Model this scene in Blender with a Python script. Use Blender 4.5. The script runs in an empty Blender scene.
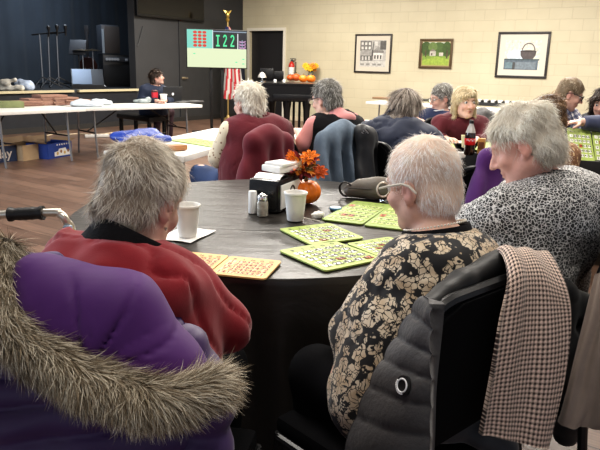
import bpy, bmesh, math, random
import numpy as np
from mathutils import Vector, Matrix
random.seed(7); RNG = np.random.default_rng(7)
C = bpy.context.scene.collection
PI = math.pi
# ------------------------------------------------------------------ camera frame
CAM_H = 1.327; FPX = 640.0
PITCH = math.radians(13.95); ROLL = math.radians(1.39)
_R = np.array([1, 0, 0.]); _F = np.array([0, math.cos(PITCH), -math.sin(PITCH)]); _U = np.array([0, math.sin(PITCH), math.cos(PITCH)])
CR = _R*math.cos(ROLL) + _U*math.sin(ROLL); CU = -_R*math.sin(ROLL) + _U*math.cos(ROLL)
CAMP = np.array([0, 0, CAM_H])
def ray(u, v): return CR*((u-300)/FPX) - CU*((v-225)/FPX) + _F
def P(u, v, Y):
    d = ray(u, v); return d*(Y/d[1]) + CAMP
def PZ(u, v, z=0.74):
    d = ray(u, v); return d*((z-CAM_H)/d[2]) + CAMP
def PPL(u, v, o, n, off=0.0):
    d = ray(u, v); t = (np.dot(n, o)+off-np.dot(n, CAMP))/np.dot(n, d); return d*t + CAMP
cam_data = bpy.data.cameras.new('camera'); cam = bpy.data.objects.new('camera', cam_data); C.objects.link(cam)
cam_data.sensor_width = 36; cam_data.lens = 36*FPX/600; cam_data.clip_start = 0.02
M = Matrix(((CR[0], CU[0], -_F[0], 0), (CR[1], CU[1], -_F[1], 0), (CR[2], CU[2], -_F[2], CAM_H), (0, 0, 0, 1)))
cam.matrix_world = M
bpy.context.scene.camera = cam
# ------------------------------------------------------------------ materials
MATS = {}
def mat(name, col, rough=0.6, metal=0.0, spec=0.5, var=0.0, vscale=8.0, bump=0.0, bscale=40.0, emit=0.0, trans=0.0, sheen=0.0, attr=None, coat=0.0, stretch=(1, 1, 1)):
    if name in MATS: return MATS[name]
    m = bpy.data.materials.new(name); m.use_nodes = True; nt = m.node_tree; b = nt.nodes['Principled BSDF']
    b.inputs['Base Color'].default_value = (*col, 1); b.inputs['Roughness'].default_value = rough
    b.inputs['Metallic'].default_value = metal; b.inputs['Specular IOR Level'].default_value = spec
    b.inputs['Transmission Weight'].default_value = trans; b.inputs['Sheen Weight'].default_value = sheen
    b.inputs['Coat Weight'].default_value = coat
    if emit: b.inputs['Emission Color'].default_value = (*col, 1); b.inputs['Emission Strength'].default_value = emit; b.inputs['Base Color'].default_value = (.004, .004, .004, 1)
    tc = nt.nodes.new('ShaderNodeTexCoord'); mp = nt.nodes.new('ShaderNodeMapping'); mp.inputs['Scale'].default_value = stretch
    nt.links.new(tc.outputs['Object'], mp.inputs['Vector'])
    src = None
    if attr:
        a = nt.nodes.new('ShaderNodeAttribute'); a.attribute_name = attr; src = a.outputs['Color']
    if var:
        n = nt.nodes.new('ShaderNodeTexNoise'); n.inputs['Scale'].default_value = vscale; n.inputs['Detail'].default_value = 5
        nt.links.new(mp.outputs['Vector'], n.inputs['Vector'])
        r = nt.nodes.new('ShaderNodeMapRange'); r.inputs['From Min'].default_value = .25; r.inputs['From Max'].default_value = .75
        r.inputs['To Min'].default_value = 1-var; r.inputs['To Max'].default_value = 1+var
        nt.links.new(n.outputs['Fac'], r.inputs['Value'])
        mx = nt.nodes.new('ShaderNodeVectorMath'); mx.operation = 'SCALE'
        if src is not None: nt.links.new(src, mx.inputs[0])
        else: mx.inputs[0].default_value = col
        nt.links.new(r.outputs['Result'], mx.inputs['Scale']); src = mx.outputs['Vector']
    if src is not None: nt.links.new(src, b.inputs['Base Color'])
    if bump:
        n2 = nt.nodes.new('ShaderNodeTexNoise'); n2.inputs['Scale'].default_value = bscale; n2.inputs['Detail'].default_value = 4
        nt.links.new(mp.outputs['Vector'], n2.inputs['Vector'])
        bp = nt.nodes.new('ShaderNodeBump'); bp.inputs['Strength'].default_value = bump; bp.inputs['Distance'].default_value = .01
        nt.links.new(n2.outputs['Fac'], bp.inputs['Height']); nt.links.new(bp.outputs['Normal'], b.inputs['Normal'])
    MATS[name] = m; return m
def nodes_of(m): return m.node_tree.nodes, m.node_tree.links, m.node_tree.nodes['Principled BSDF']
def ramp(ns, stops, const=False):
    r = ns.new('ShaderNodeValToRGB'); cr = r.color_ramp
    if const: cr.interpolation = 'CONSTANT'
    while len(cr.elements) < len(stops): cr.elements.new(.5)
    for e, (p, c) in zip(cr.elements, stops): e.position = p; e.color = (*c, 1)
    return r
# ------------------------------------------------------------------ mesh builder
class MB:
    def __init__(s): s.v = []; s.f = []; s.m = []; s.cur = 0
    def add(s, vs, fs, mi=None):
        o = len(s.v); s.v += [tuple(map(float, q)) for q in vs]; s.f += [tuple(i+o for i in q) for q in fs]
        s.m += [s.cur if mi is None else mi]*len(fs); return s
    def box(s, c, size, rz=0.0, bev=0.0, mi=None, mt=None):
        bm = bmesh.new(); bmesh.ops.create_cube(bm, size=1)
        for q in bm.verts: q.co = Vector((q.co.x*size[0], q.co.y*size[1], q.co.z*size[2]))
        if bev: bmesh.ops.bevel(bm, geom=bm.edges[:], offset=bev, segments=2, affect='EDGES', profile=.6)
        R = mt if mt is not None else Matrix.Rotation(rz, 3, 'Z')
        bm.verts.index_update()
        s.add([R @ q.co + Vector(c) for q in bm.verts], [[q.index for q in f.verts] for f in bm.faces], mi); bm.free(); return s
    def tube(s, pts, r, n=8, mi=None, caps=True, closed=False, flat=1.0):
        pts = [Vector(p) for p in pts]; N = len(pts); rs = r if hasattr(r, '__len__') else [r]*N
        vs = []; fs = []; prev = None
        for i in range(N):
            if closed: t = pts[(i+1) % N]-pts[i-1]
            else: t = pts[min(i+1, N-1)]-pts[max(i-1, 0)]
            t.normalize()
            if prev is None:
                a = Vector((0, 0, 1)) if abs(t.z) < .9 else Vector((1, 0, 0)); x = t.cross(a).normalized()
            else:
                x = prev - t*prev.dot(t)
                x = x.normalized() if x.length > 1e-6 else t.orthogonal().normalized()
            prev = x; y = t.cross(x)
            for k in range(n):
                a = 2*PI*k/n; vs.append(pts[i]+(x*math.cos(a)+y*math.sin(a)*flat)*rs[i])
        for i in range(N if closed else N-1):
            j = (i+1) % N
            for k in range(n): fs.append((i*n+k, i*n+(k+1) % n, j*n+(k+1) % n, j*n+k))
        if caps and not closed: fs.append(tuple(range(n))[::-1]); fs.append(tuple(range((N-1)*n, N*n)))
        return s.add(vs, fs, mi)
    def lathe(s, prof, c=(0, 0, 0), n=24, mi=None, cap=True, lobes=0, lamp=0.0):
        vs = []; fs = []
        for (r, z) in prof:
            for k in range(n):
                a = 2*PI*k/n; q = r*(1-lamp*abs(math.sin(lobes*a/2))**.0*(.5+.5*math.cos(lobes*a))) if lobes else r
                vs.append((c[0]+q*math.cos(a), c[1]+q*math.sin(a), c[2]+z))
        L = len(prof)
        for i in range(L-1):
            for k in range(n): fs.append((i*n+k, i*n+(k+1) % n, (i+1)*n+(k+1) % n, (i+1)*n+k))
        if cap: fs.append(tuple(range(n))[::-1]); fs.append(tuple(range((L-1)*n, L*n)))
        return s.add(vs, fs, mi)
    def prism(s, poly, z0, z1, mi=None):
        n = len(poly); vs = [(x, y, z0) for x, y in poly]+[(x, y, z1) for x, y in poly]
        fs = [tuple(range(n))[::-1], tuple(range(n, 2*n))]+[(i, (i+1) % n, n+(i+1) % n, n+i) for i in range(n)]
        return s.add(vs, fs, mi)
    def grid(s, G, mi=None, wrap=False):
        G = np.asarray(G); a, b = G.shape[:2]; vs = G.reshape(-1, 3); fs = []
        for i in range(a-1):
            for j in range(b if wrap else b-1):
                k = (j+1) % b; fs.append((i*b+j, i*b+k, (i+1)*b+k, (i+1)*b+j))
        return s.add(vs, fs, mi)
    def xf(s, mt):
        s.v = [tuple(mt @ Vector(q)) for q in s.v]; return s
def make(name, vs, fs, mats, parent=None, smooth=True, mi=None, col=None, auto=None):
    me = bpy.data.meshes.new(name); me.from_pydata([tuple(q) for q in vs], [], [tuple(q) for q in fs])
    for m in (mats if isinstance(mats, (list, tuple)) else [mats]): me.materials.append(m)
    if mi is not None and len(mi) == len(me.polygons): me.polygons.foreach_set('material_index', mi)
    me.polygons.foreach_set('use_smooth', [bool(smooth)]*len(me.polygons))
    if smooth and auto:
        try: me.set_sharp_from_angle(angle=math.radians(auto))
        except Exception: pass
    if col is not None:
        a = me.color_attributes.new('Col', 'FLOAT_COLOR', 'POINT')
        cc = np.ones((len(me.vertices), 4), np.float32); cc[:, :3] = col; a.data.foreach_set('color', cc.ravel())
    me.update(); o = bpy.data.objects.new(name, me); C.objects.link(o)
    if parent is not None: o.parent = parent
    return o
def part(name, mb, mats, parent, smooth=True, auto=40, label=None):
    o = make(name, mb.v, mb.f, mats, parent, smooth, mb.m, auto=auto)
    if label: o['label'] = label
    return o
def tag(o, label, cat, group=None, kind=None):
    o['label'] = label; o['category'] = cat
    if group: o['group'] = group
    if kind: o['kind'] = kind
    return o
def root(name, label, cat, loc=(0, 0, 0), rz=0.0, group=None):
    o = bpy.data.objects.new(name, None); C.objects.link(o); o.empty_display_size = .05
    o.location = tuple(map(float, loc)); o.rotation_euler = (0, 0, rz); return tag(o, label, cat, group)
def single(name, label, cat, mb, mats, loc=(0, 0, 0), rz=0.0, group=None, smooth=True, auto=40):
    o = make(name, mb.v, mb.f, mats, None, smooth, mb.m, auto=auto); o.location = tuple(map(float, loc)); o.rotation_euler = (0, 0, rz)
    return tag(o, label, cat, group)
def struct(name, mb, mats, loc=(0, 0, 0), rz=0.0, parent=None, smooth=False):
    o = make(name, mb.v, mb.f, mats, parent, smooth, mb.m); o.location = tuple(map(float, loc)); o.rotation_euler = (0, 0, rz)
    if parent is None: o['kind'] = 'structure'
    return o
def copy_tree(o, parent=None):
    c = o.copy(); C.objects.link(c)
    if parent is not None: c.parent = parent
    for ch in list(o.children): copy_tree(ch, c)
    return c
_TXT = {}
def text_mesh(s, size=1.0):
    if s not in _TXT:
        cu = bpy.data.curves.new('lettering', 'FONT'); cu.body = s; cu.align_x = 'CENTER'; cu.align_y = 'CENTER'; cu.resolution_u = 2; cu.offset = .018
        ob = bpy.data.objects.new('lettering', cu); C.objects.link(ob); bpy.context.view_layer.update()
        me = ob.evaluated_get(bpy.context.evaluated_depsgraph_get()).to_mesh()
        _TXT[s] = ([tuple(q.co) for q in me.vertices], [tuple(p.vertices) for p in me.polygons])
        bpy.data.objects.remove(ob); bpy.data.curves.remove(cu)
    v, f = _TXT[s]; return [(a*size, b*size, c) for a, b, c in v], f
# ------------------------------------------------------------------ signed distance shapes
def smin(a, b, k):
    if k <= 0: return np.minimum(a, b)
    h = np.clip(.5+.5*(b-a)/k, 0, 1); return b*(1-h)+a*h-k*h*(1-h)
def smax(a, b, k): return -smin(-a, -b, k)
def cap(a, b, ra, rb, k=.02): return ('cap', np.array(a, float), np.array(b, float), ra, rb, k)
def ell(c, r, k=.02, R=None): return ('ell', np.array(c, float), np.array(r, float), R, None, k)
def cutell(c, r, k=.01, R=None): return ('cut', np.array(c, float), np.array(r, float), R, None, k)
def prim_d(pr, X):
    if pr[0] == 'cap':
        _, a, b, ra, rb, _k = pr; ba = b-a; pa = X-a; L = max(ba @ ba, 1e-12)
        t = np.clip(pa @ ba/L, 0, 1); return np.linalg.norm(pa-t[:, None]*ba, axis=1)-(ra+(rb-ra)*t)
    _, c, r, R, _, _k = pr; q = X-c
    if R is not None: q = q @ R
    k0 = np.linalg.norm(q/r, axis=1); k1 = np.linalg.norm(q/(r*r), axis=1); return k0*(k0-1)/np.maximum(k1, 1e-9)
def prims_d(prims, X):
    d = None
    for pr in prims:
        e = prim_d(pr, X)
        if d is None: d = e
        elif pr[0] == 'cut': d = smax(d, -e, pr[5])
        else: d = smin(d, e, pr[5])
    return d
def bounds(prims, m=.03):
    lo = np.full(3, 1e9); hi = -lo
    for pr in prims:
        if pr[0] == 'cut': continue
        if pr[0] == 'cap':
            for q, r in ((pr[1], pr[3]), (pr[2], pr[4])): lo = np.minimum(lo, q-r); hi = np.maximum(hi, q+r)
        else:
            r = pr[2].max() if pr[3] is not None else pr[2]; lo = np.minimum(lo, pr[1]-r); hi = np.maximum(hi, pr[1]+r)
    return lo-m, hi+m
def wob(X, f, seed=0.0):
    x, y, z = X[:, 0]*f+seed, X[:, 1]*f+seed*1.7, X[:, 2]*f+seed*2.3
    return (np.sin(x+1.3*np.sin(y*.9+z*.4))+np.sin(y*1.1+1.2*np.sin(z+x*.5))+np.sin(z*.9+1.4*np.sin(x*.8-y*.6)))/3
def sdf_mesh(fn, lo, hi, h):
    B = 8; n = np.maximum(np.ceil((hi-lo)/h/B).astype(int), 1); N = n*B+1
    D = np.empty(N, np.float32)
    cx = [lo[a]+(np.arange(n[a])+.5)*B*h for a in range(3)]
    G = np.stack(np.meshgrid(*cx, indexing='ij'), -1).reshape(-1, 3)
    dc = fn(G).reshape(n); rad = B*h*.87*1.5+.03
    act = np.abs(dc) < rad
    D[:-1, :-1, :-1] = np.repeat(np.repeat(np.repeat(dc, B, 0), B, 1), B, 2)
    D[-1] = 1; D[:, -1] = 1; D[:, :, -1] = 1
    off = np.stack(np.meshgrid(*[np.arange(B+1)]*3, indexing='ij'), -1).reshape(-1, 3)
    idx = np.argwhere(act)
    for s in range(0, len(idx), 400):
        I = (idx[s:s+400]*B)[:, None, :]+off[None]; I = I.reshape(-1, 3)
        D[I[:, 0], I[:, 1], I[:, 2]] = fn(lo+I*h)
    for a in range(3):
        sl = [slice(None)]*3; sl[a] = 0; D[tuple(sl)] = np.maximum(D[tuple(sl)], 1e-3); sl[a] = -1; D[tuple(sl)] = np.maximum(D[tuple(sl)], 1e-3)
    S = D < 0; cnt = np.zeros(N-1, np.int8)
    for a in range(2):
        for b in range(2):
            for c in range(2): cnt += S[a:N[0]-1+a, b:N[1]-1+b, c:N[2]-1+c]
    A = np.argwhere((cnt > 0) & (cnt < 8))
    acc = np.zeros((len(A), 3)); w = np.zeros(len(A))
    cs = [np.array((a, b, c)) for a in range(2) for b in range(2) for c in range(2)]
    for p in cs:
        for ax in range(3):
            if p[ax]: continue
            q = p.copy(); q[ax] = 1
            i0 = A+p; i1 = A+q; d0 = D[i0[:, 0], i0[:, 1], i0[:, 2]]; d1 = D[i1[:, 0], i1[:, 1], i1[:, 2]]
            m = (d0 < 0) != (d1 < 0); t = np.where(m, d0/np.where(m, d0-d1, 1), 0)
            acc += np.where(m[:, None], p+t[:, None]*(q-p), 0); w += m
    V = lo+(A+acc/np.maximum(w, 1)[:, None])*h
    ID = np.full(N-1, -1, np.int64); ID[A[:, 0], A[:, 1], A[:, 2]] = np.arange(len(A))
    Q = []
    for ax in range(3):
        o1, o2 = (ax+1) % 3, (ax+2) % 3
        s0 = [slice(None)]*3; s1 = [slice(None)]*3; s0[ax] = slice(0, -1); s1[ax] = slice(1, None)
        e = np.argwhere(S[tuple(s0)] != S[tuple(s1)])
        e = e[(e[:, o1] > 0) & (e[:, o2] > 0) & (e[:, o1] < N[o1]-1) & (e[:, o2] < N[o2]-1)]
        ins = S[e[:, 0], e[:, 1], e[:, 2]]
        def cell(d1, d2):
            c = e.copy(); c[:, o1] += d1; c[:, o2] += d2; return ID[c[:, 0], c[:, 1], c[:, 2]]
        q = np.stack([cell(-1, -1), cell(0, -1), cell(0, 0), cell(-1, 0)], 1)
        q[~ins] = q[~ins][:, ::-1]; Q.append(q)
    Q = np.concatenate(Q); Q = Q[(Q >= 0).all(1)]
    return V, Q
def prim_mesh(prims, h, disp=None, clip=None, m=.03):
    lo, hi = bounds(prims, m)
    def fn(X):
        d = prims_d(prims, X)
        if disp is not None: d = d-disp(X)
        if clip is not None: d = clip(X, d)
        return d
    return sdf_mesh(fn, lo, hi, h)
def vnormals(V, Q):
    n = np.cross(V[Q[:, 2]]-V[Q[:, 0]], V[Q[:, 3]]-V[Q[:, 1]]); N = np.zeros_like(V)
    for k in range(4): np.add.at(N, Q[:, k], n)
    return N/np.maximum(np.linalg.norm(N, axis=1), 1e-12)[:, None], np.linalg.norm(n, axis=1)/2
def nrm(v):
    v = np.asarray(v, float); return v/np.maximum(np.linalg.norm(v, axis=-1, keepdims=True), 1e-9)
def strands(V, Q, N, length, width, flow, lift=.35, jitter=.35, segs=4, keep=None, curl=0.0, grav=(0, 0, 0)):
    """thin tapering ribbons growing from a surface along a flow field"""
    vn, ar = vnormals(V, Q); ar = ar/ar.sum(); fi = RNG.choice(len(Q), N, p=ar)
    w = RNG.random((N, 4)); w /= w.sum(1, keepdims=True)
    p = np.einsum('nk,nkd->nd', w, V[Q[fi]]); n = nrm(np.einsum('nk,nkd->nd', w, vn[Q[fi]]))
    if keep is not None:
        k = keep(p, n); p = p[k]; n = n[k]
    N = len(p); L = length*(.6+.7*RNG.random(N)); jit = RNG.normal(size=(N, 3))*jitter
    f = flow(p, n); f = nrm(f-n*(f*n).sum(1, keepdims=True)); pts = [p-n*.003]; cur = p-n*.003
    ph = RNG.random(N)*6.28
    for sgi in range(segs):
        t = (sgi+1)/segs
        d = f+n*(lift*(1.3-t))+jit*(.5+.6*t)+np.asarray(grav)*t
        if curl:
            side = np.cross(n, f); d = d+side*(curl*np.sin(ph+t*4.5))[:, None]
        cur = cur+nrm(d)*(L/segs)[:, None]; pts.append(cur)
    pts = np.stack(pts, 1)
    tang = nrm(pts[:, -1]-pts[:, 0]); side = nrm(np.cross(tang, n)+RNG.normal(size=(N, 3))*.25)
    prof = np.array([.9, 1, .85, .6, .12]) if segs == 4 else np.interp(np.linspace(0, 1, segs+1), [0, .3, 1], [.9, 1, .12])
    off = side[:, None, :]*(prof[None, :, None]*width*.5)
    vs = np.stack([pts-off, pts+off], 2).reshape(-1, 3)
    b = (np.arange(N)*(segs+1)*2)[:, None]; fs = []
    for i in range(segs): fs.append(b+np.array([[2*i, 2*i+1, 2*i+3, 2*i+2]]))
    return vs, np.stack(fs, 1).reshape(-1, 4), N, (segs+1)*2, p
# ------------------------------------------------------------------ room frames
DC = np.array([.829, -.559, 0]); DD = np.array([.559, .829, 0])      # along the cream wall (to the right), along the dark wall (to the corner)
ND = np.array([.829, -.559, 0]); NC = np.array([-.559, -.829, 0])    # wall normals into the room
_pd = np.mean([PZ(203, 120, 0), PZ(180, 122, 0), PZ(0, 135, 0), PZ(90, 126.5, 0)], axis=0)
CORN = PPL(242.8, 40, _pd, ND); CORN[2] = 0
RZ = math.atan2(DC[1], DC[0])                                         # rotation of the room grid
def WD(u, v, off=0.0): return PPL(u, v, CORN, ND, off)
def WC(u, v, off=0.0): return PPL(u, v, CORN, NC, off)
def c_loc(p): q = np.asarray(p)-CORN; return (q @ DC, -(q @ NC), q[2])        # cream wall frame: x right, y behind the wall, z up
def d_loc(p): q = np.asarray(p)-CORN; return (q @ DD, -(q @ ND), q[2])        # dark wall frame: x toward the corner
RZD = math.atan2(DD[1], DD[0])
CEIL = 3.6
# ------------------------------------------------------------------ surface materials
def floor_mat():
    m = mat('wood_plank_floor', (.13, .08, .055), rough=.4, spec=.45); ns, lk, b = nodes_of(m)
    tc = ns.new('ShaderNodeTexCoord'); mp = ns.new('ShaderNodeMapping'); lk.new(tc.outputs['Object'], mp.inputs['Vector'])
    br = ns.new('ShaderNodeTexBrick'); br.offset = .37; br.inputs['Scale'].default_value = 1; br.inputs['Brick Width'].default_value = 1.2; br.inputs['Row Height'].default_value = .18
    br.inputs['Mortar Size'].default_value = .004; br.inputs['Color1'].default_value = (.125, .075, .052, 1); br.inputs['Color2'].default_value = (.19, .12, .085, 1); br.inputs['Mortar'].default_value = (.05, .03, .02, 1)
    lk.new(mp.outputs['Vector'], br.inputs['Vector'])
    m2 = ns.new('ShaderNodeMapping'); m2.inputs['Scale'].default_value = (1.5, 22, 1); lk.new(tc.outputs['Object'], m2.inputs['Vector'])
    n = ns.new('ShaderNodeTexNoise'); n.inputs['Scale'].default_value = 2.2; n.inputs['Detail'].default_value = 6; lk.new(m2.outputs['Vector'], n.inputs['Vector'])
    r = ramp(ns, [(.3, (.6, .6, .6)), (.7, (1.35, 1.3, 1.28))]); lk.new(n.outputs['Fac'], r.inputs['Fac'])
    mx = ns.new('ShaderNodeMix'); mx.data_type = 'RGBA'; mx.blend_type = 'MULTIPLY'; mx.inputs[0].default_value = 1
    lk.new(br.outputs['Color'], mx.inputs[6]); lk.new(r.outputs['Color'], mx.inputs[7]); lk.new(mx.outputs[2], b.inputs['Base Color'])
    r2 = ns.new('ShaderNodeMapRange'); r2.inputs['To Min'].default_value = .28; r2.inputs['To Max'].default_value = .5
    lk.new(n.outputs['Fac'], r2.inputs['Value']); lk.new(r2.outputs['Result'], b.inputs['Roughness'])
    return m
def block_mat(name, c1, c2, mort, w=.42, h=.21, bump=.35):
    m = mat(name, c1, rough=.55, spec=.35); ns, lk, b = nodes_of(m)
    tc = ns.new('ShaderNodeTexCoord'); sp = ns.new('ShaderNodeSeparateXYZ'); cb = ns.new('ShaderNodeCombineXYZ')
    lk.new(tc.outputs['Object'], sp.inputs[0]); lk.new(sp.outputs['X'], cb.inputs['X']); lk.new(sp.outputs['Z'], cb.inputs['Y'])
    br = ns.new('ShaderNodeTexBrick'); br.inputs['Scale'].default_value = 1; br.inputs['Brick Width'].default_value = w; br.inputs['Row Height'].default_value = h
    br.inputs['Mortar Size'].default_value = .007; br.inputs['Mortar Smooth'].default_value = .6
    for k, c in (('Color1', c1), ('Color2', c2), ('Mortar', mort)): br.inputs[k].default_value = (*c, 1)
    lk.new(cb.outputs[0], br.inputs['Vector'])
    n = ns.new('ShaderNodeTexNoise'); n.inputs['Scale'].default_value = 1.3; n.inputs['Detail'].default_value = 5; lk.new(tc.outputs['Object'], n.inputs['Vector'])
    r = ramp(ns, [(.3, (.93, .92, .9)), (.7, (1.04, 1.04, 1.04))]); lk.new(n.outputs['Fac'], r.inputs['Fac'])
    mx = ns.new('ShaderNodeMix'); mx.data_type = 'RGBA'; mx.blend_type = 'MULTIPLY'; mx.inputs[0].default_value = 1
    lk.new(br.outputs['Color'], mx.inputs[6]); lk.new(r.outputs['Color'], mx.inputs[7]); lk.new(mx.outputs[2], b.inputs['Base Color'])
    bp = ns.new('ShaderNodeBump'); bp.invert = True; bp.inputs['Strength'].default_value = bump; bp.inputs['Distance'].default_value = .008
    lk.new(br.outputs['Fac'], bp.inputs['Height']); lk.new(bp.outputs['Normal'], b.inputs['Normal'])
    return m
M_FLOOR = floor_mat()
M_CREAM = block_mat('cream_painted_block', (.565, .515, .375), (.555, .505, .367), (.50, .455, .33))
M_DARK = mat('charcoal_wall_paint', (.043, .044, .047), rough=.6, var=.12, vscale=2)
M_STAGE = mat('stage_black', (.02, .024, .03), rough=.7)
M_STAGEFRONT = mat('stage_front_panel', (.018, .02, .026), rough=.6, var=.15)
M_CEIL = mat('ceiling_white', (.75, .74, .70), rough=.8)
M_TRIMW = mat('door_trim_white', (.72, .68, .58), rough=.5)
M_BLACKDOOR = mat('door_black', (.02, .019, .02), rough=.5)
M_LIP = mat('stage_edge_trim', (.62, .55, .36), rough=.5)
# floor, ceiling
def room_quad(x0, x1, y0, y1, z, flip=False):
    mb = MB(); q = [(x0, y0, z), (x1, y0, z), (x1, y1, z), (x0, y1, z)]
    return mb.add(q[::-1] if flip else q, [(0, 1, 2, 3)])
struct('floor', room_quad(-3.2, 22, -20, .3, 0), M_FLOOR, (CORN[0], CORN[1], 0), RZ)
struct('ceiling', room_quad(-3.2, 22, -20, .3, CEIL, True), M_CEIL, (CORN[0], CORN[1], 0), RZ)
# cream wall with a doorway beside the corner
dl = c_loc(WC(249.5, 60))[0]; dr = c_loc(WC(283.3, 60))[0]; dt = c_loc(WC(266, 30.8))[2]
def wall_with_hole(L0, L1, z1, h0, h1, hz0, hz1, th):
    mb = MB()
    for a, b, c, d in ((L0, h0, 0, z1), (h1, L1, 0, z1), (h0, h1, hz1, z1), (h0, h1, 0, hz0)):
        if b-a > 1e-4 and d-c > 1e-4: mb.box(((a+b)/2, th/2, (c+d)/2), (b-a, th, d-c))
    return mb
struct('wall_right', wall_with_hole(0, 22, CEIL, dl, dr, 0, dt, .2), M_CREAM, CORN, RZ)
mb = MB().box(((dl+dr)/2, .12, dt/2), (dr-dl, .05, dt))
d1 = struct('door_1', mb, M_BLACKDOOR, CORN, RZ)
mb = MB(); mb.box((dr-.09, .085, 1.02), (.05, .02, .2)); mb.tube([(dr-.09, .08, 1.0), (dr-.09, .03, 1.0), (dr-.2, .03, 1.0)], .012)
part('door_handle', mb, mat('dull_steel', (.45, .45, .44), rough=.35, metal=.9), d1)
t = .07
mb = MB().box((dl-t/2, -.012, dt/2), (t, .03, dt)).box((dr+t/2, -.012, dt/2), (t, .03, dt)).box(((dl+dr)/2, -.012, dt+t/2), (dr-dl+2*t, .03, t))
struct('trim_1', mb, M_TRIMW, CORN, RZ)
mb = MB().box((dr+.09+11-dr/2, -.012, .05), (22-dr-.18, .02, .1)); struct('baseboard_right', mb, mat('cream_baseboard', (.66, .57, .42), rough=.5), CORN, RZ)
# dark wall with the stage opening
sr = d_loc(WD(135.5, 60))[0]; sz = d_loc(WD(70, 90.4))[2]
struct('wall_left', wall_with_hole(-20, 0, CEIL, -16, sr, sz, CEIL, .2), [M_DARK], CORN, RZD)
# stage box behind the opening
SDEP = 3.4
mb = MB().box(((sr-11.5)/2, SDEP/2+.2, sz-.05), (20.5+sr, SDEP, .1)); struct('floor_stage', mb, M_STAGE, CORN, RZD)
mb = MB().box(((sr-11.5)/2, SDEP+.3, CEIL/2), (20.5+sr, .1, CEIL)); struct('wall_back', mb, M_STAGE, CORN, RZD)
mb = MB().box((sr+4.5, SDEP/2+.2, CEIL/2), (.1, SDEP, CEIL)); struct('wall_side', mb, M_STAGE, CORN, RZD)
mb = MB().box(((sr-11.5)/2, SDEP/2+.2, CEIL+.05), (20.5+sr, SDEP+.2, .1)); struct('ceiling_stage', mb, M_STAGE, CORN, RZD)
# front of the stage: panel and pale edge strip in two lengths
mb = MB().box(((sr-16)/2, -.015, sz/2-.03), (sr+16, .03, sz-.06)); struct('trim_2', mb, M_STAGEFRONT, CORN, RZD)
sj = d_loc(WD(74.5, 89.5))[0]
mb = MB().box(((sj-.06-16)/2, -.03, sz-.012), (16+sj-.06, .08, .045)).box(((sj+.06+sr)/2, -.03, sz-.012), (sr-sj-.06, .08, .045)); struct('trim_3', mb, M_LIP, CORN, RZD)
mb = MB().box(((sr-16)/2, -.02, .05), (sr+16, .03, .1)).box((sr/2, -.015, .05), (-sr, .03, .1)); struct('baseboard_left', mb, mat('black_baseboard', (.03, .028, .026)), CORN, RZD)
# double door in the dark wall
dx = d_loc(WD(179, 80))[0]; dx1 = -.55; dz = 2.35
mb = MB().box(((dx+dx1)/2, -.012, dz/2), (dx1-dx-.02, .03, dz), bev=.004)
d2 = struct('door_2', mb, mat('door_charcoal', (.036, .037, .039), rough=.5, var=.1), CORN, RZD)
hz = d_loc(WD(183, 78))[2]
mb = MB().box((dx+.12, -.035, hz), (.11, .03, .05), bev=.01).tube([(dx+.09, -.05, hz), (dx+.09, -.09, hz), (dx+.2, -.09, hz)], .012)
part('door_handle', mb, mat('brass_pull', (.6, .5, .35), rough=.3, metal=.8), d2)
# stage back curtain with folds
mb = MB(); G = []
xs = np.linspace(-15.8, sr+4.4, 340)
for z in np.linspace(sz+.02, CEIL-.05, 6): G.append([(x, SDEP-.25+.025*math.sin(x*9)+.012*math.sin(x*23+1), z) for x in xs])
mb.grid(G)
single('stage_curtain', 'dark blue pleated curtain hanging across the back of the stage', 'curtain', mb, mat('curtain_midnight', (.026, .035, .047), rough=.9, sheen=.2, var=.2, vscale=1.5), CORN, RZD)
# ------------------------------------------------------------------ people
SKIN = {}
def skin_mat(name, col):
    m = mat(name, col, rough=.5, spec=.35, attr='Col', var=.1, vscale=30, bump=.12, bscale=60)
    ns, lk, b = nodes_of(m); b.inputs['Subsurface Weight'].default_value = .06; b.inputs['Subsurface Radius'].default_value = (.02, .008, .005); return m
M_SKIN = skin_mat('skin_fair', (.62, .40, .30))
M_SCLERA = mat('eye_white', (.75, .72, .68), rough=.25); M_IRIS = mat('eye_iris', (.04, .05, .06), rough=.2)
def hair_mat(name='hair_fibre', rough=.5):
    m = mat(name, (.5, .5, .5), rough=rough, spec=.35, attr='Col'); ns, lk, b = nodes_of(m)
    a = [n for n in ns if n.type == 'ATTRIBUTE'][0]; t = ns.new('ShaderNodeBsdfTranslucent'); lk.new(a.outputs['Color'], t.inputs['Color'])
    mx = ns.new('ShaderNodeAddShader'); sc2 = ns.new('ShaderNodeMixShader'); sc2.inputs[0].default_value = .28; lk.new(b.outputs[0], sc2.inputs[1]); lk.new(t.outputs[0], sc2.inputs[2]); ns.remove(mx)
    lk.new(sc2.outputs[0], [n for n in ns if n.type == 'OUTPUT_MATERIAL'][0].inputs['Surface']); return m
M_HAIR = hair_mat()
LENS = mat('spectacle_lens', (1, 1, 1), rough=.0, trans=1.0, spec=.3); LENS.node_tree.nodes['Principled BSDF'].inputs['IOR'].default_value = 1.03
def head_frame(c, fwd, pitch=0.0, roll=0.0):
    """columns: right, forward, up of a head looking along fwd (2-D), nodding down by pitch, tilting to its right by roll (degrees)"""
    f = nrm(np.array([fwd[0], fwd[1], 0.])); r = np.array([f[1], -f[0], 0]); u = np.array([0, 0, 1.])
    p = math.radians(pitch); f2 = f*math.cos(p)-u*math.sin(p); u2 = u*math.cos(p)+f*math.sin(p)
    q = math.radians(roll); r3 = r*math.cos(q)-u2*math.sin(q); u3 = u2*math.cos(q)+r*math.sin(q)
    return np.stack([r3, f2, u3], 1), np.array(c, float)
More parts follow.
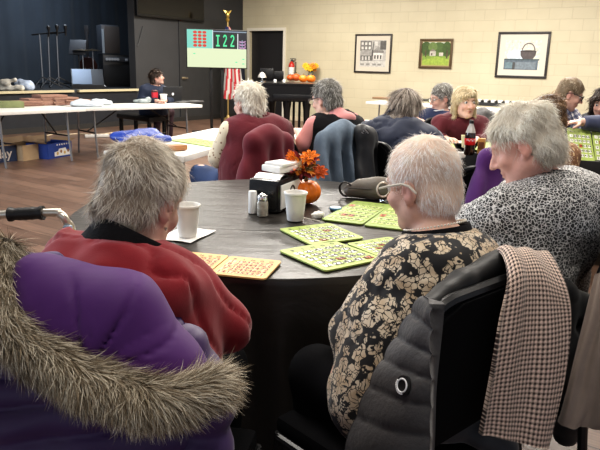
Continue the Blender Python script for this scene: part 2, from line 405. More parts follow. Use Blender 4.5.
def tf_prims(prims, Rm, c, s=1.0):
    out = []
    for pr in prims:
        if pr[0] == 'cap': out.append(('cap', c+Rm @ (pr[1]*s), c+Rm @ (pr[2]*s), pr[3]*s, pr[4]*s, pr[5]*s))
        else:
            R = Rm if pr[3] is None else Rm @ pr[3]
            out.append((pr[0], c+Rm @ (pr[1]*s), pr[2]*s, R, None, pr[5]*s))
    return out
def rotz(a): a = math.radians(a); return np.array([[math.cos(a), -math.sin(a), 0], [math.sin(a), math.cos(a), 0], [0, 0, 1.]])
HEAD = [ell((0, -.012, .035), (.073, .09, .083)), ell((0, .028, -.03), (.058, .06, .078), .03),
        cap((-.046, .0, -.06), (-.014, .062, -.098), .022, .016, .03), cap((.046, .0, -.06), (.014, .062, -.098), .022, .016, .03),
        ell((0, .066, -.096), (.02, .017, .015), .015),
        ell((0, .07, .024), (.05, .018, .011), .015), ell((-.036, .062, -.03), (.022, .02, .02), .02), ell((.036, .062, -.03), (.022, .02, .02), .02),
        cutell((-.031, .095, .004), (.017, .016, .011), .012), cutell((.031, .095, .004), (.017, .016, .011), .012),
        cap((0, .085, .008), (0, .108, -.03), .008, .0115, .012), ell((-.012, .094, -.034), (.009, .009, .007), .006), ell((.012, .094, -.034), (.009, .009, .007), .006),
        ell((0, .086, -.059), (.022, .009, .0055), .006), ell((0, .084, -.069), (.019, .009, .006), .006), cutell((0, .098, -.0638), (.02, .012, .0016), .003)]
def ear_prims(sd):
    return [ell((sd*.076, -.012, -.012), (.009, .02, .032), .008, rotz(sd*-20)), cutell((sd*.086, -.006, -.008), (.007, .010, .018), .006, rotz(sd*-20)),
            ell((sd*.072, -.002, -.038), (.008, .009, .011), .006), ell((sd*.078, .004, -.012), (.004, .005, .008), .004)]
HEAD = HEAD+ear_prims(-1)+ear_prims(1)
def hand_prims(w, d, n, sd, curl=.5, s=1.0, spread=.12):
    """w wrist, d pointing direction, n back-of-hand normal, sd +1 when the thumb is on the cross(d, n) side"""
    d = nrm(d); n = nrm(n-d*np.dot(n, d)); x = np.cross(d, n)*sd; w = np.array(w, float); pr = []
    kn = []
    for i, o in enumerate((.031, .010, -.011, -.030)):
        k = w+d*(.085-.006*abs(i-1.2))*s+x*o*s; kn.append(k)
        pr.append(cap(w+x*o*.5*s+d*.012*s, k, .014*s, .0105*s, .012*s))
    for i, L in enumerate((.072, .08, .074, .058)):
        q = kn[i]; dd = nrm(d+x*spread*(1.2-i*.8)); r = .0092*s
        for j, fr in enumerate((.46, .30, .24)):
            a = curl*(.5+.8*j); dv = nrm(dd*math.cos(a)-n*math.sin(a)); q2 = q+dv*L*fr*s
            pr.append(cap(q, q2, r, r*.9, .004*s)); q = q2; r *= .9
    b = w+d*.022*s+x*.022*s-n*.004*s; t1 = b+(d*.55+x*.75-n*.25)*.042*s; t2 = t1+(d*.85+x*.3-n*.35)*.032*s; t3 = t2+(d*.95+x*.05-n*.4)*.024*s
    pr += [cap(b, t1, .015*s, .0115*s, .01*s), cap(t1, t2, .0112*s, .0098*s, .005*s), cap(t2, t3, .0098*s, .0075*s, .004*s)]
    return pr
HAIRS = {
 'fluffy': ([ell((0, -.02, .042), (.083, .099, .087)), ell((0, -.055, -.03), (.074, .058, .07), .03)], .035, .003),
 'crop': ([ell((0, -.014, .037), (.0785, .0955, .088)), ell((0, -.045, -.03), (.066, .058, .065), .03)], .024, .003),
 'bob': ([ell((0, -.018, .04), (.086, .102, .09)), cap((-.074, -.01, .02), (-.080, .0, -.085), .028, .022, .03), cap((.074, -.01, .02), (.080, .0, -.085), .028, .022, .03), ell((0, -.055, -.05), (.085, .055, .075), .03), cap((-.03, .06, .085), (.062, .07, .055), .02, .016, .02)], .07, .0036),
 'long': ([ell((0, -.018, .04), (.086, .102, .09)), cap((-.072, -.01, .02), (-.085, -.005, -.15), .03, .02, .03), cap((.072, -.01, .02), (.085, -.005, -.15), .03, .02, .03), ell((0, -.06, -.08), (.088, .05, .11), .03)], .1, .004),
}
def make_hair(parent, Rm, c, s, style, cols, N, org, wave=.5, hang=.45, h=.006, lift=.3, jit=.35, curl=.3, length=None, width=.0024, puff=0.0, ears=True, crown=(0, -.05, .13), front=None, name='hair', lump=.004):
    prims, L0, W0 = HAIRS[style]; prims = list(prims)
    if puff: prims = [(pr[0], pr[1], pr[2]+puff, pr[3], pr[4], pr[5]) if pr[0] == 'ell' else pr for pr in prims]
    if front == 'fringe': fy = (0, .135, -.055); fr = (.078, .062, .098)
    else: fy = front if front is not None else (0, .128, -.03); fr = (.074, .062, .105)
    prims.append(cutell(fy, fr, .012))
    if style in ('crop', 'fluffy'):
        prims.append(cutell((0, .03, -.10), (.2, .06, .085), .012))
        prims.append(cutell((0, -.03, -.135), (.12, .1, .055), .012))
    if ears and style in ('crop', 'fluffy'):
        for sd in (-1, 1): prims.append(cutell((sd*.09, -.004, -.012), (.03, .026, .036), .008))
    sd_ = RNG.random()*10
    V, Q = prim_mesh(prims, h/s if s else h, disp=lambda X: lump*wob(X, 55, sd_)+lump*.5*wob(X, 130, sd_))
    cr = np.array(crown)
    def flow(p, n):
        f = nrm(p-cr)+np.array([0, -.12, -hang])+wave*np.stack([wob(p, 28, sd_), wob(p, 28, sd_+3), wob(p, 28, sd_+6)], 1)
        return f
    sv, sq, n, per, p0 = strands(V, Q, N, (length or L0), width, flow, lift=lift, jitter=jit, curl=curl)
    base, lo, hi = [np.array(q) for q in cols]
    t = RNG.random(n)*.5+.5*np.clip(.5+1.1*wob(p0, 62, sd_), 0, 1)
    sc_ = lo+(hi-lo)*t[:, None]
    c1 = np.repeat(base[None], len(V), 0)*(1+.25*wob(V, 60, sd_)[:, None])
    c2 = np.repeat(sc_, per, 0)
    vs = np.concatenate([V, sv])*s @ Rm.T+c-org; fs = np.concatenate([Q, sq+len(V)])
    return make(name, vs, fs, M_HAIR, parent, True, col=np.clip(np.concatenate([c1, c2]), 0, 1))
def person(label, sp):
    """sp: head c/fwd/pitch/roll, torso joints in world space, limbs, looks"""
    org = np.array([sp['pelvis'][0], sp['pelvis'][1], 0.]); r = root('person', label, 'person', org)
    g = sp.get('girth', 1.0); hs = sp.get('hs', 1.0); res = sp.get('res', .009)
    f = nrm(np.array([*sp['fwd'], 0.])); x = np.array([f[1], -f[0], 0]); up = np.array([0, 0, 1.])
    pel = np.array(sp['pelvis'], float)+np.array([0, 0, .04]); nb = np.array(sp['neck'], float)          # neck base
    hx = nrm(np.array([*sp.get('sfwd', sp['fwd']), 0.])); sx = np.array([hx[1], -hx[0], 0])   # shoulder line
    Rm, hc = head_frame(sp['head'], sp['hfwd'], sp.get('hpitch', 0), sp.get('hroll', 0))
    sw = sp.get('sw', .17); sdrop = sp.get('sdrop', .055)
    sh = {s_: np.array(sp.get('sh', {}).get(s_, nb+sx*sw*s_-up*sdrop), float) for s_ in (-1, 1)}
    el = {}; wr = {}
    for s_ in (-1, 1):
        k = 'L' if s_ < 0 else 'R'
        el[s_] = np.array(sp.get('el'+k, sh[s_]+sx*.07*s_+f*.09-up*.25), float); wr[s_] = np.array(sp.get('wr'+k, el[s_]+f*.23-sx*.1*s_+up*.02), float)
    spine = nb-pel
    mid = pel+spine*.45+f*sp.get('belly', .02)
    back = -f*sp.get('hunch', .02)
    T = []
    for s_ in (-1, 1):
        T.append(cap(pel+x*.085*s_*g, pel+spine*.42+x*.075*s_*g, .118*g, .105*g, .08))
        T.append(cap(pel+spine*.42+x*.075*s_*g, nb-spine*.20+sx*.085*s_*g+back, .105*g, .092*g, .08))
        T.append(cap(nb-up*.035-spine*.02, sh[s_]-sx*.015*s_, .05, .056*g**.5, .05))
    T.append(cap(mid, pel+spine*.72+f*.045, .10*g, .085*g, .08))
    T.append(ell(pel+spine*.8+back*1.6, (.1*g, .1*g, .1*g), .08))
    arms = {}
    for s_ in (-1, 1):
        ua = .052*g**.7; arms[s_] = [cap(sh[s_], el[s_], ua, .043*g**.5, .035), cap(el[s_], wr[s_], .043*g**.5, .028, .02)]
    legs = []
    hipk = {}
    for s_ in (-1, 1):
        hp = pel+x*.09*s_-up*.03; kn = np.array(sp.get('kn'+('L' if s_ < 0 else 'R'), hp+f*sp.get('kd', .42)+x*.02*s_+up*0.01), float); an = np.array([kn[0]-f[0]*.03, kn[1]-f[1]*.03, .09]); hipk[s_] = (hp, kn, an)
        legs += [cap(hp, kn, .088*g**.5, .06, .05), cap(kn, an, .056, .036, .03)]
    feet = [pr for s_ in (-1, 1) for pr in (cap(hipk[s_][2]-up*.04, hipk[s_][2]+f*.15-up*.055, .036, .03, .02),)]
    necka = hc+Rm @ np.array([0, -.025, -.055])*hs
    neckp = [cap(nb-up*.03, necka, .056, .050, .03)]
    headp = tf_prims(HEAD, Rm, hc, hs)
    hands = []
    if sp.get('hands', True):
        for s_ in (-1, 1):
            d = nrm(wr[s_]-el[s_]); n = sp.get('hn', up); hands += hand_prims(wr[s_], nrm(d+np.array([0, 0, -.1])), np.array(n, float), -s_, sp.get('curl', .5))
    body = T+arms[-1]+arms[1]+legs+feet+neckp+headp+hands
    V, Q = prim_mesh(body, sp.get('bres', res))
    HL = (V-hc) @ Rm/hs
    skin = np.array(sp.get('skin', (.66, .43, .33)))
    col = np.repeat(skin[None], len(V), 0)
    def blob(c, rr, tint, amt=1.0):
        w_ = np.exp(-(((HL-np.array(c))/np.array(rr))**2).sum(1))*amt; return w_[:, None], np.array(tint)
    for c_, rr, tint, amt in [((0, .094, -.064), (.022, .02, .0085), (.46, .16, .15), .9), ((-.04, .075, -.035), (.025, .03, .02), (.68, .34, .27), .5), ((.04, .075, -.035), (.025, .03, .02), (.68, .34, .27), .5),
                              ((0, .11, -.03), (.014, .02, .014), (.66, .33, .27), .5), ((-.08, -.01, -.015), (.02, .025, .035), (.66, .31, .25), .65), ((.08, -.01, -.015), (.02, .025, .035), (.66, .31, .25), .65),
                              ((-.031, .085, .0), (.02, .03, .012), (.40, .24, .2), .5), ((.031, .085, .0), (.02, .03, .012), (.40, .24, .2), .5), ((0, .095, -.0638), (.02, .02, .002), (.25, .08, .08), .7)]:
        w_, tint = blob(c_, rr, tint, amt); col = col*(1-w_)+tint*w_
    bo = make('body', V-org, Q, M_SKIN, r, True, col=col)
    # eyes and brows
    if sp.get('face', True):
        for s_ in (-1, 1):
            mb = MB(); mb.lathe([(0.0001, -.0125), (.006, -.011), (.0105, -.0065), (.0125, 0), (.0105, .0065), (.0062, .0108)], n=14, mi=0); mb.lathe([(.0062, .0108), (.003, .0121), (.0001, .0125)], n=14, mi=1)
            ec = hc+Rm @ (np.array([s_*.031, .0735, .003])*hs); m4 = Matrix.Translation(Vector(ec-org)) @ (Matrix(Rm.tolist()).to_4x4() @ Matrix.Rotation(-PI/2, 4, 'X')) @ Matrix.Scale(hs, 4)
            mb.xf(m4); part('eye', mb, [M_SCLERA, M_IRIS], r)
        bc = sp.get('brow', (.25, .2, .16)); mb = MB()
        for s_ in (-1, 1):
            pts = [(s_*.014, .0875, .021), (s_*.028, .0875, .0265), (s_*.042, .079, .025), (s_*.05, .07, .019)]
            mb = MB(); mb.tube([hc+Rm @ (np.array(q)*hs)-org for q in pts], [.0022*hs, .003*hs, .0026*hs, .001], n=6)
            part('eyebrow', mb, mat('brow_%02d' % int(bc[0]*100), bc, rough=.8), r)
    # clothing
    off = sp.get('off', .014); fa = sp.get('fold', .006); seed = RNG.random()*9
    def disp(X): return off+fa*wob(X, 24, seed)+fa*.4*wob(X, 52, seed+2)-fa*.9*np.clip(1-np.abs(wob(X*np.array([1, 1, .7]), 30, seed+5))*5, 0, 1)**2
    def clip_top(X, d):
        nk = nb+up*sp.get('collar', .0)
        nd = nrm(up*1.0+f*sp.get('vneck', .12)+.5*nrm(necka-nb)); ne = np.linalg.norm(X-nb, axis=1) < .125; d = np.where(ne, smax(d, (X-nk) @ nd-.036, .004), d)
        d = np.maximum(d, (pel[2]-sp.get('hem', .08))-X[:, 2])
        if not sp.get('sleeveless'):
            for s_ in (-1, 1):
                wd = nrm(wr[s_]-el[s_]); cut = (X-(el[s_]+(wr[s_]-el[s_])*sp.get('cuff', .92))) @ wd; near = np.linalg.norm(X-wr[s_], axis=1) < .15*max(1, 3*(1-sp.get('cuff', .92)))
                d = np.where(near, np.maximum(d, cut), d)
        return d
    tops = list(T)+[cap(nb-up*.03, nb+up*.05, .058, .055, .03)]
    if not sp.get('sleeveless'): tops += arms[-1]+arms[1]
    V, Q = prim_mesh(tops, res, disp=disp, clip=clip_top, m=.05)
    r_top = make(sp.get('topname', 'sweater'), V-org, Q, sp['top'], r, True)
    if sp.get('sleeves'):
        def clip_s(X, d):
            for s_ in (-1, 1):
                wd = nrm(wr[s_]-el[s_]); cut = (X-(el[s_]+(wr[s_]-el[s_])*sp.get('cuff', .92))) @ wd
                d = np.where(np.linalg.norm(X-wr[s_], axis=1) < .15*max(1, 3*(1-sp.get('cuff', .92))), np.maximum(d, cut), d)
            return d
        for s_ in (-1, 1):
            V, Q = prim_mesh(arms[s_], res, disp=lambda X: off+fa*wob(X, 30, seed), clip=clip_s, m=.05); make('sleeve', V-org, Q, sp['sleeves'], r, True)
    V, Q = prim_mesh(legs, max(res, .01), disp=lambda X: .012+.004*wob(X, 25, seed), clip=lambda X, d: np.maximum(np.maximum(d, .1-X[:, 2]), X[:, 2]-(pel[2]+.1)), m=.04)
    make('trousers', V-org, Q, sp.get('trousers', mat('trousers_black', (.007, .007, .008), rough=.95, spec=.1)), r, True)
    for s_ in (-1, 1):
        a = hipk[s_][2]; V, Q = prim_mesh([cap(a-up*.045, a+f*.16-up*.056, .045, .036, .02), cap(a, a-up*.04, .042, .044, .02)], .009, clip=lambda X, d: np.maximum(d, .003-X[:, 2]))
        make('shoe', V-org, Q, mat('shoe_black', (.02, .02, .02), rough=.5), r, True)
    if 'hair' in sp:
        hk = dict(sp['hair']); st = hk.pop('style'); cols = hk.pop('cols'); N = hk.pop('N')
        make_hair(r, Rm, hc, hs, st, cols, N, org, **hk)
    if sp.get('glasses'):
        gcol = sp['glasses']; gm = mat('spectacle_%02d%02d' % (int(gcol[0]*99), int(gcol[2]*99)), gcol, rough=.25, spec=.6); gl = None; mb = MB()
        def H(q): return hc+Rm @ (np.array(q)*hs)-org
        for s_ in (-1, 1):
            ring = [H((s_*.032+.026*math.cos(a), .103-.012*abs(math.cos(a)*.5+.5*s_*math.cos(a)), .0+.019*math.sin(a))) for a in np.linspace(0, 2*PI, 20, endpoint=False)]
            mb.tube(ring, .0024*hs, n=6, closed=True)
            mb.tube([H((s_*.058, .094, .006)), H((s_*.077, .05, .010)), H((s_*.083, .0, .012)), H((s_*.085, -.022, .004)), H((s_*.084, -.04, -.016))], [.003*hs, .0034*hs, .0034*hs, .0034*hs, .003*hs], n=6)
        mb.tube([H((-.01, .104, .004)), H((0, .107, .008)), H((.01, .104, .004))], .002*hs, n=6)
        go = part('glasses', mb, gm, r)
        for s_ in (-1, 1):
            mb = MB(); c0 = H((s_*.032, .101, 0)); vs = [c0]+[H((s_*.032+.025*math.cos(a), .1025-.012*abs(math.cos(a)*.5+.5*s_*math.cos(a)), .0+.018*math.sin(a))) for a in np.linspace(0, 2*PI, 20, endpoint=False)]
            mb.add(vs, [(0, 1+i, 1+(i+1) % 20) for i in range(20)]); part('lens', mb, LENS, go)
    sp.update(root=r, org=org, el=el, wr=wr, sh=sh, Rm=Rm, hc=hc, nb=nb, hsv=hs)
    return r
def collar_band(sp, parent, col_mat, r0=.066, hgt=.05, name='collar', side=0.0, fw=.25, thick=.008, shift=(0, 0, 0)):
    nb = sp['nb']+np.array(shift); org = sp['org']; f = nrm(np.array([*sp['fwd'], 0.])); ax = nrm(np.array([0, 0, 1.])+f*fw+np.array([f[1], -f[0], 0])*side); x = nrm(np.cross(f, ax)); y = np.cross(ax, x)
    G = []
    for t, rr in ((0, r0+.012), (.4, r0+.004), (.9, r0), (1.0, r0-thick*.4), (.9, r0-thick), (.3, r0-thick*.6)):
        G.append([nb-org-ax*.012+ax*hgt*t+(x*math.cos(a)+y*math.sin(a)*1.02)*rr for a in np.linspace(0, 2*PI, 36, endpoint=False)])
    mb = MB().grid(G, wrap=True); return part(name, mb, col_mat, parent)
# ------------------------------------------------------------------ fabrics
def floral_mat():
    m = mat('floral_knit', (.5, .42, .3), rough=.85, sheen=.2); ns, lk, b = nodes_of(m)
    tc = ns.new('ShaderNodeTexCoord')
    n = ns.new('ShaderNodeTexNoise'); n.inputs['Scale'].default_value = 34; n.inputs['Detail'].default_value = 2; lk.new(tc.outputs['Object'], n.inputs['Vector'])
    s = ns.new('ShaderNodeVectorMath'); s.operation = 'MULTIPLY_ADD'; s.inputs[1].default_value = (.045, .045, .045); lk.new(n.outputs['Color'], s.inputs[0]); lk.new(tc.outputs['Object'], s.inputs[2])
    v = ns.new('ShaderNodeTexVoronoi'); v.inputs['Scale'].default_value = 27; v.inputs['Randomness'].default_value = .75; lk.new(s.outputs[0], v.inputs['Vector'])
    r1 = ramp(ns, [(0, (1, 1, 1)), (.54, (1, 1, 1)), (.58, (0, 0, 0))]); lk.new(v.outputs['Distance'], r1.inputs['Fac'])
    v2 = ns.new('ShaderNodeTexVoronoi'); v2.feature = 'DISTANCE_TO_EDGE'; v2.inputs['Scale'].default_value = 62; lk.new(s.outputs[0], v2.inputs['Vector'])
    r2 = ramp(ns, [(0, (0, 0, 0)), (.04, (0, 0, 0)), (.075, (1, 1, 1))]); lk.new(v2.outputs['Distance'], r2.inputs['Fac'])
    mm = ns.new('ShaderNodeMath'); mm.operation = 'MULTIPLY'; lk.new(r1.outputs['Color'], mm.inputs[0]); lk.new(r2.outputs['Color'], mm.inputs[1])
    n3 = ns.new('ShaderNodeTexNoise'); n3.inputs['Scale'].default_value = 25; lk.new(tc.outputs['Object'], n3.inputs['Vector'])
    r3 = ramp(ns, [(.35, (.50, .38, .25)), (.65, (.70, .60, .46))]); lk.new(n3.outputs['Fac'], r3.inputs['Fac'])
    mx = ns.new('ShaderNodeMix'); mx.data_type = 'RGBA'; lk.new(mm.outputs[0], mx.inputs[0]); mx.inputs[6].default_value = (.012, .011, .012, 1); lk.new(r3.outputs['Color'], mx.inputs[7])
    lk.new(mx.outputs[2], b.inputs['Base Color']); return m
def leopard_mat():
    m = mat('leopard_print', (.5, .5, .5), rough=.75, sheen=.1); ns, lk, b = nodes_of(m)
    tc = ns.new('ShaderNodeTexCoord')
    n = ns.new('ShaderNodeTexNoise'); n.inputs['Scale'].default_value = 40; lk.new(tc.outputs['Object'], n.inputs['Vector'])
    s = ns.new('ShaderNodeVectorMath'); s.operation = 'MULTIPLY_ADD'; s.inputs[1].default_value = (.018, .018, .018); lk.new(n.outputs['Color'], s.inputs[0]); lk.new(tc.outputs['Object'], s.inputs[2])
    v = ns.new('ShaderNodeTexVoronoi'); v.feature = 'DISTANCE_TO_EDGE'; v.inputs['Scale'].default_value = 108; lk.new(s.outputs[0], v.inputs['Vector'])
    r = ramp(ns, [(0, (.74, .73, .71)), (.055, (.62, .61, .59)), (.105, (.03, .03, .03)), (.36, (.025, .025, .027)), (.5, (.15, .145, .14))]); lk.new(v.outputs['Distance'], r.inputs['Fac'])
    lk.new(r.outputs['Color'], b.inputs['Base Color']); return m
def spotted_mat(name, base, spot, scale=45, th=.28):
    m = mat(name, base, rough=.8); ns, lk, b = nodes_of(m); tc = ns.new('ShaderNodeTexCoord')
    v = ns.new('ShaderNodeTexVoronoi'); v.inputs['Scale'].default_value = scale; lk.new(tc.outputs['Object'], v.inputs['Vector'])
    r = ramp(ns, [(0, spot), (th, spot), (th+.06, base)]); lk.new(v.outputs['Distance'], r.inputs['Fac']); lk.new(r.outputs['Color'], b.inputs['Base Color']); return m
def plaid_mat():
    m = mat('plaid_shirt', (.4, .4, .45), rough=.8); ns, lk, b = nodes_of(m); tc = ns.new('ShaderNodeTexCoord')
    mp = ns.new('ShaderNodeMapping'); mp.inputs['Rotation'].default_value = (.3, .5, .4); lk.new(tc.outputs['Object'], mp.inputs['Vector'])
    prev = None
    for ax, sc_ in (('X', 7), ('Z', 7), ('Y', 7)):
        w_ = ns.new('ShaderNodeTexWave'); w_.bands_direction = ax; w_.inputs['Scale'].default_value = sc_; lk.new(mp.outputs[0], w_.inputs['Vector'])
        r = ramp(ns, [(.45, (.30, .32, .42)), (.55, (.95, .93, .9))]); lk.new(w_.outputs['Fac'], r.inputs['Fac'])
        if prev is None: prev = r.outputs['Color']
        else:
            mx = ns.new('ShaderNodeMix'); mx.data_type = 'RGBA'; mx.blend_type = 'MULTIPLY'; mx.inputs[0].default_value = 1; lk.new(prev, mx.inputs[6]); lk.new(r.outputs['Color'], mx.inputs[7]); prev = mx.outputs[2]
    lk.new(prev, b.inputs['Base Color']); return m
M_FLORAL = floral_mat(); M_LEO = leopard_mat(); M_PLAID = plaid_mat()
M_RED = mat('red_knit', (.24, .008, .016), rough=.9, sheen=.2, var=.14, vscale=14, bump=.06, bscale=300)
M_BLACKKNIT = mat('black_knit', (.008, .0075, .009), rough=.9, sheen=.03, spec=.2, bump=.2, bscale=150)
M_BURG = mat('burgundy_fleece', (.115, .010, .018), rough=.95, sheen=.15, var=.12, bump=.2, bscale=120)
M_MAROON = mat('maroon_knit', (.095, .008, .015), rough=.85, sheen=.12, var=.12)
M_PINK = mat('pink_jersey', (.62, .27, .26), rough=.85, sheen=.2, var=.1)
M_NAVY = mat('navy_jacket', (.010, .016, .040), rough=.7, sheen=.08, var=.2, vscale=6)
M_SLATE = mat('slate_blue_knit', (.05, .06, .11), rough=.85, sheen=.2, var=.12)
M_CREAMSPOT = spotted_mat('cream_dotted_cloth', (.68, .59, .44), (.22, .12, .07), 38, .2)
M_DENIM = mat('faded_denim', (.135, .175, .225), rough=.85, var=.35, vscale=9, stretch=(2, 2, .5), bump=.2, bscale=150)
M_BROWNPRINT = spotted_mat('brown_patterned_cloth', (.24, .12, .06), (.55, .38, .2), 40, .3)
GREY = ((.42, .34, .26), (.36, .295, .22), (1, .95, .85)); WHITE = ((.92, .72, .58), (.88, .78, .68), (1, 1, 1))
LGREY = ((.74, .67, .56), (.66, .60, .50), (1, .99, .92)); DGREY = ((.16, .13, .11), (.17, .135, .11), (.70, .62, .54)); MGREY = ((.17, .16, .14), (.2, .19, .17), (.6, .58, .54))
BLONDE = ((.50, .40, .24), (.55, .44, .27), (.92, .83, .62)); BROWN = ((.09, .05, .028), (.11, .062, .035), (.36, .22, .12)); DARK = ((.022, .016, .013), (.03, .02, .016), (.12, .08, .06))
# ------------------------------------------------------------------ the people in the photograph
def v3(p, z): return np.array([p[0], p[1], z])
M_JEANS = mat('blue_jeans', (.035, .06, .14), rough=.85, var=.2)
# nearest woman, red sweater
S = dict(head=P(143.5, 198, 1.33), hfwd=(.42, .9), hpitch=24, hroll=4, hs=.96, neck=P(122, 254, 1.27), pelvis=(-.37, 1.24, .53), kd=.34, fwd=(.16, .98), sfwd=(.22, .97), girth=.98, res=.008, bres=.007, off=.015, fold=.011,
         sh={-1: P(80, 268, 1.27), 1: P(184, 300, 1.26)}, elL=P(40, 335, 1.4), wrL=P(70, 300, 1.66), elR=P(224, 322, 1.34), wrR=P(168, 288, 1.62), top=M_RED, topname='sweater', hunch=.03, face=True, collar=.0,
         hair=dict(style='fluffy', cols=GREY, N=16000, h=.006, lift=.12, jit=.28, curl=.5, hang=.22, wave=.9, length=.036, width=.0011, puff=.0, lump=.006), brow=(.5, .48, .45), hem=.12)
p_red = person('woman in a red sweater with a black collar, seen from behind with fluffy grey hair', S)
collar_band(S, p_red, M_BLACKKNIT, r0=.082, hgt=.062, side=.42, fw=.45, shift=(.004, 0, .004))
mb = MB()
for s_ in (1,):
    e = S['hc']+S['Rm'] @ np.array([.079, -.004, -.05])-S['org']; mb.tube([e, e+np.array([0, 0, -.006])], [.0035, .003], n=8)
part('earring', mb, mat('silver_stud', (.8, .8, .8), rough=.2, metal=1), p_red)
# woman with cropped white hair and glasses
S = dict(head=P(422, 184, 1.66), hfwd=(-.70, .71), hpitch=14, hroll=-2, hs=1.02, neck=P(438, 244, 1.60), pelvis=(.27, 1.47, .52), fwd=(-.67, .74), sfwd=(-.70, .71), kd=.2, girth=1.0, res=.008, bres=.0065, off=.014, fold=.007, sw=.165, sdrop=.06,
         elL=P(352, 334, 1.50), wrL=P(396, 285, 1.80), elR=P(500, 280, 1.95), wrR=P(440, 250, 2.05), top=M_FLORAL, topname='blouse', hem=.22, hunch=.035, glasses=(.60, .55, .46),
         hair=dict(style='crop', cols=WHITE, N=13000, h=.005, lift=.10, jit=.16, curl=.15, length=.03, width=.0011, lump=.002), brow=(.6, .57, .52), skin=(.66, .42, .32))
p_white = person('woman with cropped white hair, glasses and a black blouse with tan flowers', S)
collar_band(S, p_white, M_BLACKKNIT, r0=.088, hgt=.058)
mb = MB(); f_ = nrm(np.array([*S['fwd'], 0.])); ax = nrm(np.array([0, 0, 1.])+f_*.3); xx = nrm(np.cross(f_, ax)); yy = np.cross(ax, xx)
for k in range(58):
    a = 2*PI*k/58; c = S['nb']-S['org']+ax*.050+(xx*math.cos(a)+yy*math.sin(a))*.0795; mb.lathe([(.0001, -.0028), (.002, -.002), (.0028, 0), (.002, .002), (.0001, .0028)], c=c, n=6)
part('pearl_necklace', mb, mat('pearl', (.8, .74, .62), rough=.25), p_white)
# woman in the leopard print
S = dict(head=P(522, 145, 1.93), hfwd=(-.93, .36), hpitch=28, hroll=6, hs=.96, neck=P(542, 186, 1.98), pelvis=(.72, 1.95, .53), fwd=(-.8, .6), sfwd=(-.72, .69), kd=.16, girth=1.25, res=.009, bres=.007, off=.018, fold=.008, sw=.19, sdrop=.05,
         sh={-1: P(508, 216, 1.84), 1: P(556, 203, 2.12)}, elL=P(472, 226, 1.92), wrL=P(432, 222, 2.15), elR=P(560, 230, 2.45), wrR=P(480, 215, 2.5), top=M_LEO, topname='blouse', hem=.2, hunch=.05, face=False,
         hair=dict(style='fluffy', cols=LGREY, N=12000, h=.006, lift=.14, jit=.25, curl=.8, length=.045, width=.0014, puff=.002, lump=.007, front=(0, .135, -.04), ears=True), brow=(.5, .45, .4), skin=(.70, .40, .33))
p_leo = person('large woman in a black and white leopard print blouse, bent over the table', S)
collar_band(S, p_leo, M_LEO, r0=.086, hgt=.045)
# second row: burgundy fleece vest
S = dict(head=P(248, 103, 4.0), hfwd=(-.72, .70), hpitch=6, neck=P(257, 122, 4.02), pelvis=(-.27, 3.98, .52), fwd=(-.55, .84), girth=1.2, res=.012, bres=.01, off=.018, sw=.18, elL=P(219, 158, 3.95), wrL=P(230, 146, 4.3), elR=P(288, 160, 4.2), wrR=P(262, 150, 4.5),
         top=M_BURG, topname='vest', sleeveless=True, sleeves=M_CREAMSPOT, hem=.16, trousers=M_JEANS, knL=P(201, 174, 4.3), hair=dict(style='fluffy', cols=LGREY, N=2600, h=.008, lift=.3, length=.04, width=.004, curl=.5), skin=(.68, .44, .35))
p_burg = person('woman in a burgundy fleece vest with cream dotted sleeves, seen from behind', S)
collar_band(S, p_burg, M_BURG, r0=.088, hgt=.06)
# black vest over pink
S = dict(head=P(326, 99, 4.3), hfwd=(-.78, .62), hpitch=12, neck=P(336, 117, 4.3), pelvis=(.24, 4.25, .52), fwd=(-.6, .8), girth=1.08, res=.012, bres=.009, off=.016, elL=P(304, 144, 4.2), wrL=P(299, 132, 4.42), elR=P(362, 150, 4.4), wrR=P(330, 135, 4.65),
         top=M_BLACKKNIT, topname='vest', sleeveless=True, sleeves=M_PINK, cuff=.12, hem=.16, glasses=(.12, .1, .1), hair=dict(style='fluffy', cols=MGREY, N=2400, h=.008, lift=.2, length=.035, width=.004), skin=(.68, .45, .36), curl=.8)
p_pink = person('woman in a black vest over a short-sleeved pink top with a pink hood', S)
nb = S['nb']-S['org']
V, Q = prim_mesh([ell(nb+np.array([.03, -.07, .0]), (.1, .06, .045)), cap(nb+np.array([-.09, .0, .01]), nb+np.array([.0, -.06, .03]), .03, .04), cap(nb+np.array([.12, .02, .0]), nb+np.array([.0, -.06, .03]), .03, .04)], .008, disp=lambda X: .006*wob(X, 40, 1))
make('hood', V, Q, M_PINK, p_pink)
# navy jacket, long hair
S = dict(head=P(405, 109, 4.25), hfwd=(.86, .5), hpitch=22, hroll=4, neck=P(398, 128, 4.2), pelvis=(.62, 4.02, .52), fwd=(.45, .89), sfwd=(.35, .93), girth=1.25, res=.012, bres=.01, off=.028, fold=.012, elL=P(372, 170, 4.2), wrL=P(400, 150, 4.55), elR=P(438, 150, 4.3), wrR=P(436, 136, 4.65),
         top=M_NAVY, topname='jacket', hem=.2, sw=.185, hair=dict(style='long', cols=DGREY, N=4500, h=.008, lift=.03, length=.09, width=.0035, jit=.06, wave=.25, curl=.1), skin=(.66, .42, .33))
p_navy = person('woman in a navy jacket with shoulder-length grey-brown hair, turned away', S)
collar_band(S, p_navy, M_NAVY, r0=.085, hgt=.05)
